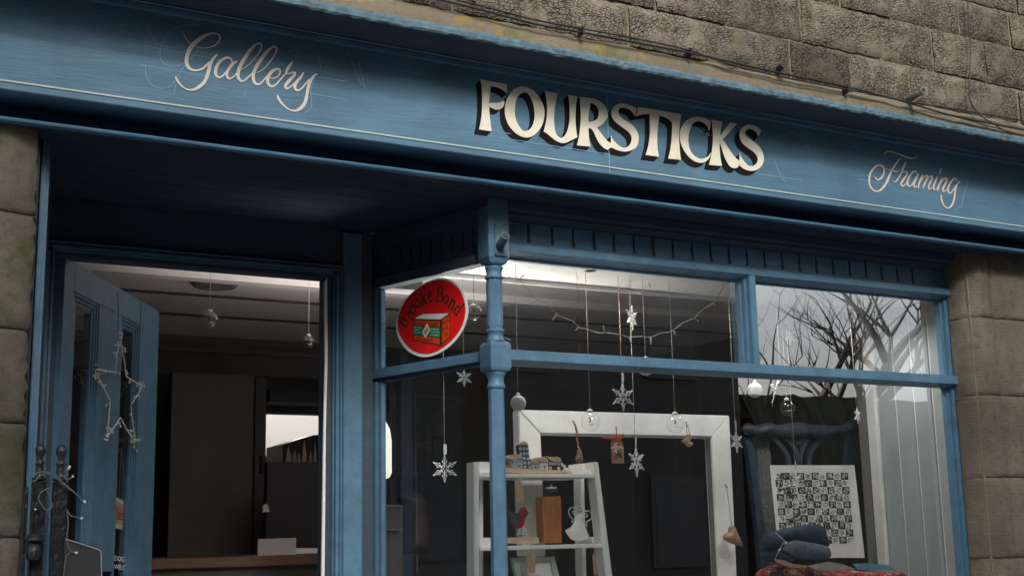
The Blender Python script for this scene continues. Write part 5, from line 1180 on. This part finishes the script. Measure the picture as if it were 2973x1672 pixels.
# lettered poster
P4 = lambda p: (2200+p[0]/4.117, 1320+p[1]/4.117)
YPo = 4.16
ps = thing('number_poster', 'white poster of black and white checkered numerals propped on the fabric', 'poster', tuple(at(*P4((700, 1228)), YPo)))
px_poly([P4(p) for p in ((148,122),(1155,122),(1280,1228),(260,1228))], YPo, .003, 'sheet', M['paper'], ps)
TL, TR, BR, BL = (203,213), (1077,213), (1155,1058), (275,1058)
def gp(u, v):
    a = (TL[0]+(TR[0]-TL[0])*u, TL[1]+(TR[1]-TL[1])*u); b = (BL[0]+(BR[0]-BL[0])*u, BL[1]+(BR[1]-BL[1])*u)
    return (a[0]+(b[0]-a[0])*v, a[1]+(b[1]-a[1])*v)
mbk = MB(); mw_ = MB(); mk = MB(); rnd = random.Random(21)
rows = ['9', '22', '98', '7', '16', '44', '3', '69', '92', '91']
known = {(0,1):'99',(0,2):'98',(0,3):'7',(0,8):'92',(0,9):'91',(1,0):'2',(1,2):'8',(1,6):'61',(1,9):'9',(2,0):'8',(2,1):'19',(2,6):'14',(3,0):'26',(3,2):'3',(3,6):'6',(3,7):'8',(4,2):'10',(4,5):'35',(5,3):'44',(5,7):'8',(6,8):'22',(6,9):'31',(7,0):'21',(7,1):'22',(7,7):'20',(8,7):'13',(8,8):'9',(9,6):'7',(9,7):'8',(9,8):'9',(9,9):'10'}
for r in range(10):
    for c in range(10):
        if r == 9 and c < 5: continue
        blk = (r+c) % 2 == 1
        if blk: mbk.add([at(*P4(gp((c+a)/10, (r+b)/10)), YPo-.0004) for a, b in ((0, 0), (1, 0), (1, 1), (0, 1))], [(0, 1, 2, 3)])
        s = known.get((r, c), str(rnd.randint(1, 99)))
        tgt = mw_ if blk else mk
        fn_ = lambda x, y, c=c, r=r: at(*P4(gp((c+x)/10, (r+y)/10)), YPo-.0008)
        text(tgt, s, fn_, .12, .86, .70, .62 if len(s) > 1 else 1.0, .05, (1, 0), (.16, -1))
        # flourish in each square
        x0_, y0_ = rnd.uniform(.1, .5), rnd.uniform(.08, .3)
        q = catmull([(x0_, y0_), (x0_+.2, y0_-.06+rnd.uniform(0, .15)), (x0_+.4, y0_+rnd.uniform(-.05, .3)), (rnd.uniform(.6, .95), rnd.uniform(.5, .95))], 4)
        for i in range(len(q)-1):
            a, b_2 = Vector(q[i]), Vector(q[i+1]); tt = (b_2-a).normalized(); nn = Vector((-tt.y, tt.x))*.035
            tgt.add([fn_(*(a+nn)), fn_(*(a-nn)), fn_(*(b_2-nn)), fn_(*(b_2+nn))], [(0, 1, 2, 3)])
for i in range(70):
    tgt = mw_ if i % 2 else mk; x0_, y0_ = rnd.uniform(.8, 9), rnd.uniform(.5, 8.5); an_ = rnd.uniform(0, 6.28); ln_ = rnd.uniform(.4, 1.3)
    q = catmull([(x0_, y0_), (x0_+ln_*.5*math.cos(an_), y0_+ln_*.5*math.sin(an_)), (x0_+ln_*math.cos(an_+.6), y0_+ln_*math.sin(an_+.6)), (x0_+ln_*.8*math.cos(an_+1.3), y0_+ln_*.8*math.sin(an_+1.3))], 4)
    for j in range(len(q)-1):
        a, b_2 = Vector(q[j]), Vector(q[j+1]); tt = (b_2-a).normalized(); nn = Vector((-tt.y, tt.x))*rnd.uniform(.05, .09)
        g_ = lambda v: at(*P4(gp(min(max(v.x, 0), 10)/10, min(max(v.y, 0), 10)/10)), YPo-.0012-.00002*i)
        tgt.add([g_(a+nn), g_(a-nn), g_(b_2-nn), g_(b_2+nn)], [(0, 1, 2, 3)])
mbk.build('black_squares', M['ink'], ps); mw_.build('white_numerals', M['paper'], ps); mk.build('black_numerals', M['ink'], ps)
MB().ball(at(*P4((1060, 338)), YPo-.0005), .004, 10, (1, 1, .2)).build('print_seal', M['ink'], ps)

# carved chair
W = lambda p: (2150+p[0]/2.4155, 1072+p[1]/2.4155)
chr_ = thing('carved_chair', 'dark carved wooden chair back behind the numeral poster', 'chair', tuple(at(*W((420, 700)), 4.45)))
YC = 4.45
puff([W(p) for p in ((5,425),(20,390),(60,375),(110,395),(160,378),(210,372),(260,388),(310,378),(365,372),(420,368),(480,380),(540,388),(600,392),(660,394),(720,386),(760,362),(805,362),(835,395),(832,432),(805,452),(765,447),(700,464),(640,470),(590,482),(545,486),(480,480),(430,486),(380,478),(320,480),(270,474),(210,460),(150,468),(90,472),(40,466))], YC, .05, 'crest_rail', M['chairwood'], chr_, 7, prof=.45, noise=.12)
for pts in ([(45,468,44),(75,560,46),(95,700,48),(120,900,50),(150,1150,52),(180,1449,56),(200,1700,60)], [(788,455,46),(775,540,46),(770,660,48),(790,900,48),(820,1200,50)]):
    for a, b in zip(pts, pts[1:]):
        px_poly([W(p) for p in ((a[0]-a[2]/2, a[1]), (a[0]+a[2]/2, a[1]), (b[0]+b[2]/2, b[1]), (b[0]-b[2]/2, b[1]))], YC+.012, .03, 'stile', M['chairwood'], chr_, 0)
for pts in ([(240,480,26),(290,540,28),(330,600,26),(345,680,26)], [(320,482,24),(375,540,26),(400,600,24),(405,690,22)], [(490,482,24),(445,540,26),(425,600,24),(418,690,22)], [(575,484,28),(520,540,28),(490,600,26),(480,690,26)], [(380,490,18),(410,520,18),(440,490,18)]):
    flat(stroke_polys([(W(p)[0], W(p)[1], p[2]/2.4155*1.1) for p in pts], 5), lambda a, b: at(a, b, YC+.012), (0, .02, 0), 'splat', M['chairwood'], chr_)
# dark ring and plaque on the back wall, dark hangings
t = thing('dark_ring', 'dark horse-collar shaped ring hanging behind the right white bauble', 'wall ornament', tuple(at(2184, 1150, 5.0)))
q = [(2170,1206),(2150,1185),(2142,1150),(2148,1115),(2168,1096),(2186,1092),(2206,1098),(2222,1118),(2226,1152),(2218,1185),(2204,1202)]
M['dkwood'] = mat('dark_brown_wood', (.04, .025, .017), .6, var=.3, vscale=10)
MB().tube([at(a, b, 5.0) for a, b in catmull(q, 5)], .026, 12).build('collar', M['dkwood'], t)
t = puff([(2412,984),(2425,1000),(2431,1040),(2434,1100),(2432,1120),(2420,1145),(2400,1158),(2378,1145),(2364,1125),(2362,1105),(2378,1050),(2390,1000)], 4.9, .03, 'dark_plaque', M['dkwood'], None, 8); tag(t, 'dark brown pear-shaped wooden plaque right of the dark ring', 'wall ornament')
tag(puff([(2466,1184),(2474,1188),(2475,1215),(2468,1228),(2458,1226),(2456,1196)], 4.9, .02, 'dark_pendant', M['dkwood'], None, 5), 'small dark oblong pendant below the pear-shaped plaque', 'wall ornament')
tag(px_poly([(1962,1102),(2000,1098),(2002,1200),(2004,1400),(1966,1400)], 5.6, .05, 'dark_banner', M['dkwood']), 'dark upright panel seen above the right of the white frame', 'panel')
tag(px_poly([(2032,1085),(2068,1085),(2073,1200),(2074,1260),(2044,1260)], 5.3, .05, 'dark_cloth', M['dkwood']), 'dark narrow cloth hanging near the frame corner', 'hanging cloth')
tag(px_poly([(2290,1085),(2322,1090),(2326,1190),(2300,1190)], 5.2, .05, 'dark_upright', M['dkwood']), 'dark upright post behind the clear bauble over the chair', 'post')
cane = mat('woven_cane', (.09, .09, .095), .8, bump=1, bscale=160, dirt=(.22, .22, .23), dscale=90, dthr=.54)
tag(px_poly([(2195,1232),(2226,1236),(2238,1320),(2262,1672),(2215,1672)], 4.5, .03, 'cane_panel', cane), 'grey woven cane panel between the chair and the white frame', 'woven panel')
# denim and fabric
dn = thing('folded_jeans', 'dark folded denim jeans lying in front of the numeral poster', 'jeans', tuple(at(*P4((450, 1260)), 4.02)))
puff([P4(p) for p in ((95,930),(200,905),(400,862),(620,825),(755,838),(788,885),(812,970),(840,1090),(700,1110),(450,1060),(330,1040),(240,1030),(120,1010))], 4.03, .07, 'upper_fold', M['denim'], dn, 6, noise=.1, prof=.28)
puff([P4(p) for p in ((275,1150),(340,1070),(430,1020),(600,1040),(835,1088),(856,1225),(770,1262),(500,1262),(330,1215))], 4.0, .07, 'lower_fold', M['denim_light'], dn, 6, noise=.1, prof=.28)
puff([P4(p) for p in ((85,945),(200,925),(290,1000),(300,1090),(240,1130),(120,1130),(70,1060))], 3.99, .08, 'rolled_leg', M['denim'], dn, 6)
puff([P4(p) for p in ((20,1150),(150,1120),(330,1190),(480,1262),(300,1290),(120,1270),(30,1220))], 4.01, .08, 'rolled_leg', M['denim'], dn, 6)
lab = thing('leather_label', 'pinkish leather label tied to the jeans with white string', 'label', tuple(at(*P4((380, 1290)), 3.93)))
px_poly([P4(p) for p in ((200,1243),(300,1250),(420,1298),(592,1318),(585,1352),(430,1345),(300,1310),(215,1270))], 3.93, .003, 'strap', mat('pink_leather', (.5, .28, .2), .6, var=.15, vscale=40), lab)
MB().tube([at(*P4(p), 3.93) for p in ((210,925),(320,1025),(260,1130),(205,1245))], .0014, 5).build('string', M['string'], lab)
MB().tube([at(*P4(p), 3.93) for p in ((320,1025),(350,1060))], .0012, 5).build('string', M['string'], lab); MB().tube([at(*P4(p), 3.93) for p in ((322,1025),(388,1058))], .0012, 5).build('string', M['string'], lab)
def fabric_mat():
    m = bpy.data.materials.new('red_floral_fabric'); m.use_nodes = True; N = m.node_tree; L = N.links.new; b = N.nodes['Principled BSDF']; b.inputs['Roughness'].default_value = .9
    tc = N.nodes.new('ShaderNodeTexCoord'); n = N.nodes.new('ShaderNodeTexNoise'); n.inputs['Scale'].default_value = 16; n.inputs['Detail'].default_value = 6; n.inputs['Distortion'].default_value = 1.5
    L(tc.outputs['Object'], n.inputs['Vector']); r = N.nodes.new('ShaderNodeValToRGB'); r.color_ramp.interpolation = 'CONSTANT'
    e = r.color_ramp.elements; e[0].color = (.02, .02, .025, 1); e[1].position = .44; e[1].color = (.45, .012, .015, 1)
    for p_, c_ in ((.52, (.06, .02, .02, 1)), (.56, (.5, .48, .46, 1)), (.585, (.35, .13, .07, 1)), (.64, (.02, .02, .025, 1))):
        x = e.new(p_); x.color = c_
    L(n.outputs['Fac'], r.inputs[0]); L(r.outputs[0], b.inputs['Base Color']); return m
M['fabric'] = fabric_mat()
tag(puff([P4(p) for p in ((40,1420),(100,1350),(220,1308),(420,1322),(620,1350),(1000,1372),(1500,1382),(1690,1390),(1740,1460),(1760,1600),(1700,1750),(60,1750),(20,1560))], 4.08, .22, 'patterned_cushion', M['fabric'], None, 9), 'red black and white patterned cushion at the bottom right of the window', 'cushion')
tag(px_poly([P4(p) for p in ((590,1325),(850,1275),(1000,1300),(1180,1362),(880,1386),(700,1370))], 3.94, .004, 'grey_packet', mat('grey_print', (.4, .38, .36), .5, var=.3, vscale=30)), 'creased grey packet lying on the patterned cushion', 'packet')
tag(px_poly([P4(p) for p in ((1135,1300),(1300,1292),(1560,1312),(1665,1384),(1350,1378),(1200,1366))], 3.95, .004, 'blue_packet', mat('blue_print', (.2, .42, .55), .5, var=.3, vscale=20)), 'pale blue packet lying on the cushion by the white boards', 'packet')

# ---- round enamel style sign in the side window
YY = P0+sn*-.004; sdn = sn
def sp(a, b, d=0.0): return onp(1140+a/6.04, 800+b/6.04, P0+sn*(-.008+d), sn)
rs = thing('round_sign', 'red round Brooke Bond tea sign in the side window', 'sign', tuple(sp(680, 760)))
outer = [(840,45),(1080,110),(1240,280),(1310,520),(1312,700),(1240,930),(1100,1140),(930,1290),(740,1390),(540,1425),(340,1370),(190,1240),(90,1060),(60,850),(95,660),(200,450),(380,260),(600,110)]
inner = [(850,85),(1050,140),(1190,290),(1260,500),(1265,680),(1210,880),(1080,1080),(900,1240),(720,1340),(560,1365),(370,1310),(220,1180),(120,1000),(88,820),(130,640),(240,430),(410,260),(620,130)]
def sfl(pts, d, nm, m, par=None, sm=True):
    if sm: pts = [tuple(p) for p in catmull(pts, 4, True)]
    return MB().ext([sp(a, b, d) for a, b in pts], -sn*.0006).build(nm, M[m], par or rs)
MB().ext([sp(a, b, .001) for a, b in [tuple(p) for p in catmull(outer, 4, True)]], -sn*.003).build('disc', M['paper'], rs)
sfl([(680+(a-680)*1.008, 735+(b-735)*1.008) for a, b in inner], .0022, 'rim_line', 'darkgreen'); face = sfl(inner, .003, 'red_face', 'red')
pl = lambda pts, d, nm, m: sfl(pts, d, nm, m, face, False)
pl([(372,752),(520,668),(1000,655),(1003,662),(1010,1075),(850,1225),(835,1232),(355,1135),(352,765)], .0037, 'box_outline', 'darkgreen')
pl([(385,755),(525,675),(985,662),(835,768)], .0043, 'box_lid', 'paper')
pl([(372,785),(828,800),(826,895),(370,868)], .0043, 'box_front', 'orange'); pl([(365,882),(828,908),(826,1085),(368,1028)], .0043, 'box_band', 'green')
pl([(372,1042),(822,1100),(818,1205),(370,1125)], .0043, 'box_front', 'orange'); pl([(862,770),(990,690),(995,1065),(865,1185)], .0043, 'box_side', 'orange')
pl([(603,845),(655,950),(572,1095),(518,990)], .0056, 'diamond', 'paper')
pl([(600,880),(636,952),(576,1060),(538,988)], .0061, 'diamond_centre', 'kraft')
def stx(s, x, y, h, w_, d, ux, m='maroon', vy=(0, -1), gap=.1):
    mb = MB(); text(mb, s, lambda a, b: sp(a, b, d), x, y, h, w_, gap, ux, vy); mb.build('sign_lettering', M[m], face)
stx('Brooke', 388, 858, 62, .62, .0049, (1, .03)); stx('Bond', 665, 876, 66, .68, .0049, (1, .04)); stx('Dividend', 432, 1132, 66, .80, .0049, (1, .13))
stx('Brooke', 862, 870, 66, .45, .0049, (1, -.55)); stx('Bond', 872, 978, 70, .48, .0049, (1, -.5)); stx('Tea', 890, 1075, 70, .5, .0049, (1, -.4))
for i, (a, b) in enumerate((('Save the', 912), ('stamps', 954), ('yourself', 1000))): stx(a, 378, b, 22, .95, .0049, (1, .06), 'paper')
for i, (a, b) in enumerate((('dividend', 945), ('and cash', 992), ('you get!', 1045))): stx(a, 668, b, 30, .95, .0049, (1, .06), 'paper')
GL = {'B': [[(.16,0,.17),(.16,1,.17)],[(0,.02,.05),(.3,.02,.05)],[(0,.98,.05),(.3,.98,.05)],[(.2,.97,.06),(.6,.95,.08),(.78,.76,.17),(.6,.56,.09),(.2,.53,.06)],[(.2,.53,.06),(.65,.5,.09),(.88,.27,.19),(.65,.04,.09),(.2,.03,.06)]],
 'o': [[(.5,.66,.07),(.18,.52,.13),(.1,.33,.17),(.2,.12,.13),(.5,0,.07),(.8,.12,.13),(.9,.33,.17),(.82,.52,.13),(.5,.66,.07)]],
 'r': [[(.25,0,.17),(.25,.62,.17)],[(.05,.02,.05),(.5,.02,.05)],[(.05,.62,.05),(.25,.64,.06)],[(.3,.42,.06),(.5,.62,.1),(.8,.62,.16),(.86,.56,.14)]],
 'k': [[(.2,0,.16),(.2,1,.16)],[(.02,.02,.05),(.42,.02,.05)],[(.02,.98,.05),(.2,.98,.05)],[(.25,.28,.06),(.72,.62,.07)],[(.6,.63,.05),(.9,.63,.05)],[(.42,.40,.12),(.82,.04,.17)],[(.6,.02,.05),(1.02,.02,.05)]],
 'e': [[(.14,.36,.06),(.86,.38,.06),(.8,.56,.15),(.5,.66,.07),(.2,.54,.13),(.1,.33,.17),(.22,.1,.14),(.55,0,.08),(.85,.12,.05)]],
 'n': [[(.2,0,.16),(.2,.64,.16)],[(.02,.02,.05),(.4,.02,.05)],[(.02,.63,.05),(.2,.64,.05)],[(.25,.46,.06),(.45,.62,.09),(.72,.6,.14),(.8,.42,.16),(.8,0,.16)],[(.62,.02,.05),(1,.02,.05)]],
 'd': [[(.78,0,.16),(.78,1,.16)],[(.6,.98,.05),(.78,.98,.05)],[(.78,.02,.06),(1,.02,.05)],[(.74,.55,.06),(.5,.65,.08),(.2,.54,.14),(.1,.33,.17),(.2,.1,.14),(.45,0,.08),(.74,.12,.06)]]}
for ch, o_, r_, t_ in (('B',(222,925),(292,790),(112,822)),('r',(318,770),(362,705),(212,640)),('o',(365,705),(412,560),(250,590)),('o',(452,590),(505,475),(330,450)),('k',(512,525),(610,478),(480,295)),
                       ('e',(640,475),(712,440),(582,225)),('B',(752,458),(885,462),(788,195)),('o',(878,470),(965,512),(925,260)),('n',(962,538),(1055,600),(1065,335)),('d',(1052,622),(1130,705),(1185,440))):
    O = Vector(o_); U = Vector(r_)-O; Vv = Vector(t_)-O; k_ = (U.length+Vv.length)/2
    polys = []
    for st in GL[ch]: polys += stroke_polys([(a, b, c*(1.05 if ch == 'B' else 1.55)) for a, b, c in st], 4)
    flat(polys, lambda a, b: sp(O.x+U.x*a+Vv.x*b, O.y+U.y*a+Vv.y*b, .0044), -sn*.0004, 'sign_letter', M['darkgreen'], face)

# opal lamp beyond the side pane (lit)
lp_ = thing('opal_lamp', 'rounded white glass lamp glowing beyond the side window', 'lamp', tuple(at(1096, 1300, 4.75)))
c = at(1096, 1300, 4.75); s = scale_at(c)
em = bpy.data.materials.new('lit_opal_glass'); em.use_nodes = True; b = em.node_tree.nodes['Principled BSDF']
b.inputs['Base Color'].default_value = (.8, .79, .75, 1); b.inputs['Emission Color'].default_value = (1, .96, .88, 1); b.inputs['Emission Strength'].default_value = .55
MB().lathe((c.x, c.y, c.z), [(20*s, -90*s), (34*s, -86*s), (41*s, -72*s), (41*s, 20*s), (36*s, 55*s), (22*s, 80*s), (8*s, 88*s)], 28).build('shade', em, lp_)
MB().tube([(c.x, c.y, c.z+87*s), (c.x, c.y, ZR)], .004, 6).build('flex', M['cable'], lp_)
pl_ = bpy.data.lights.new('soffit_uplight', 'SPOT'); pl_.energy = 30; pl_.spot_size = R(148); pl_.spot_blend = .25; pl_.color = (1, .93, .85); pl_.shadow_soft_size = .12
po = bpy.data.objects.new('soffit_uplight', pl_); C.objects.link(po); po.location = (2.35, 4.42, 2.12); po.rotation_euler = (math.pi, 0, 0)  # added uplight, set away from the lamp to brighten soffit and ceiling
# dim framed pictures and shelves behind the side pane
k7 = 2.33; G7 = lambda p: (700+p[0]/k7, 1050+p[1]/k7)
for i, (a, b, c_, d) in enumerate(((1030,540,1110,712), (1160,490,1250,742), (1300,500,1370,740), (1000,250,1060,340))):
    t = thing('wall_picture', ('dim framed picture beyond the lamp', 'second dim framed picture beyond the side pane', 'dim framed picture behind the side-pane snowflake', 'small dark square picture above the dim framed pictures')[i], 'picture', tuple(at(*G7((a, d)), 6.6)), 'dim pictures on the back wall')
    px_poly([G7(p) for p in ((a,b),(c_,b-6),(c_,d),(a,d+6))], 6.6, .02, 'picture', M['dark_wall'], t)
    px_poly([G7(p) for p in ((a,d+1),(c_,d-4),(c_,d),(a,d+6))], 6.58, .02, 'frame_edge', M['grey_wall'], t)
sd_ = thing('dark_dresser', 'dark dresser with thin pale shelf edges beyond the side pane', 'dresser', tuple(at(*G7((1020, 1449)), 5.2)))
px_poly([G7(p) for p in ((900,970),(1092,968),(1092,1700),(900,1700))], 5.2, .3, 'carcass', M['dark_wall'], sd_)
for y in (972, 1133): px_poly([G7(p) for p in ((900,y-3),(1090,y-4),(1090,y+3),(900,y+4))], 5.18, .012, 'shelf_edge', M['grey_wall'], sd_)
puff([G7(p) for p in ((1075,900),(1130,885),(1205,880),(1240,920),(1265,990),(1270,1300),(1080,1300),(1085,980),(1060,930))], 5.6, .15, 'dark_coat', M['dkwood'], sd_, 10)
# ================================================================ the street behind the camera (seen mirrored in the glass, and shading the shop)
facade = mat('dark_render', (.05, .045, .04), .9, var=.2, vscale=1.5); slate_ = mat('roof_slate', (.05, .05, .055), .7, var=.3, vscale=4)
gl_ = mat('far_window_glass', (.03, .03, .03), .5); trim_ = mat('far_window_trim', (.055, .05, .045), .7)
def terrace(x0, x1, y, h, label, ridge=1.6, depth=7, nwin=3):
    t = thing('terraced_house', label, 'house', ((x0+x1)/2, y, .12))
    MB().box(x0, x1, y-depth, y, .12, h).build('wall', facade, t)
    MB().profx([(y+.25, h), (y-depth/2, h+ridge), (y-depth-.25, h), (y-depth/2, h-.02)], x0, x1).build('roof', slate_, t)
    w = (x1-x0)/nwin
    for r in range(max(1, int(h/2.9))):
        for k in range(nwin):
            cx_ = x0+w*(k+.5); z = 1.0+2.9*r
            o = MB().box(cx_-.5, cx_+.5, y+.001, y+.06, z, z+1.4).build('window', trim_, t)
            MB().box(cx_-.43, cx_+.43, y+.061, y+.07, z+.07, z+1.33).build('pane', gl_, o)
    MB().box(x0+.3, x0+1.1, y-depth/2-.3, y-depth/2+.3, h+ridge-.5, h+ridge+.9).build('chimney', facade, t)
terrace(-18, -2.9, -9, 12, 'tall dark house across the street, shaped to shade the doorway end', 2.0, 8, 6)  # unseen; height and edge shaped to darken the left of the shopfront
terrace(-2.85, -.1, -9, 5.3, 'low terraced house across the street, kept low to let the sun through', 1.3, 7, 2)  # unseen; low so the sun passes between the two shading houses
terrace(-.05, 13.6, -9, 11, 'tall house across the street, shaped to shade the right end of the shop', 1.6, 4, 5)  # unseen; height and edge shaped to darken the right of the shopfront
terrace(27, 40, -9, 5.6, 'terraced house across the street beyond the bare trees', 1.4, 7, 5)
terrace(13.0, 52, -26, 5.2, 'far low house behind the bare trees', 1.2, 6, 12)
bark = mat('bark', (.05, .042, .035), .9, bump=.6, bscale=20)
rnd = random.Random(6); hb_ = MB(); nx_ = 90
pf = [(-9.0, .1), (-8.95, 1.5), (-8.9, 3.2), (-9.2, 3.75), (-10.0, 3.8), (-10.6, 3.3), (-10.7, .1)]
for i in range(nx_+1):
    for (y_, z_) in pf: hb_.v.append(Vector((13.8+(27-13.8)*i/nx_+rnd.uniform(-.05, .05), y_+rnd.uniform(-.06, .06), z_+(rnd.uniform(-.04, .04) if z_ > 1 else 0))))
for i in range(nx_):
    for j in range(6): hb_.f.append([i*7+j, (i+1)*7+j, (i+1)*7+j+1, i*7+j+1]); hb_.sm.append(False)
tag(hb_.build('hedge', mat('dark_hedge', (.03, .035, .02), .9, bump=1, bscale=12, var=.5, vscale=5)), 'tall dark clipped hedge added to darken the reflection below the bare trees', 'hedge')  # unseen; added to hide the trunks and darken the lower pane's reflection
def bare_tree(x, y, h, r, seed, label):
    rnd = random.Random(seed); t = thing('bare_tree', label, 'tree', (x, y, 0), 'bare winter trees across the street')
    tr = MB(); cr = MB()
    def br(p, d, L, rad, lv):
        mb = tr if lv == 0 else cr; pts = [p]; rs = [rad]; q = p.copy(); dd = d.copy()
        for i in range(3):
            dd = (dd+Vector((rnd.uniform(-.18, .18), rnd.uniform(-.18, .18), rnd.uniform(-.05, .14)))).normalized(); q = q+dd*L/3; pts.append(q.copy()); rs.append(rad*(1-(i+1)*.2))
        mb.tube(pts, rs, 6 if lv < 2 else 3, True)
        if lv >= 5: return
        for k in range(3 if lv < 3 else 2):
            a = rnd.uniform(0, 6.28); u = Vector((math.cos(a), math.sin(a), rnd.uniform(.0, .6))); nd = (dd*.75+u*.75).normalized()
            st = pts[rnd.choice((2, 3))] if k else pts[3]
            br(st, nd, L*rnd.uniform(.62, .82), max(.007, rad*.48), lv+1)
    br(Vector((x, y, -.1)), Vector((rnd.uniform(-.1, .1), 0, 1)), h*.33, r, 0)
    tr.build('trunk', bark, t); cr.build('crown', bark, t)
bare_tree(20.6, -13.5, 9.5, .55, 3, 'thick-trunked bare tree opposite the right upper pane')
bare_tree(23.6, -14.5, 9.0, .25, 8, 'slimmer bare tree to the right of the thick-trunked one')
bare_tree(18.6, -14, 9.0, .25, 11, 'slimmer bare tree to the left of the thick-trunked one')
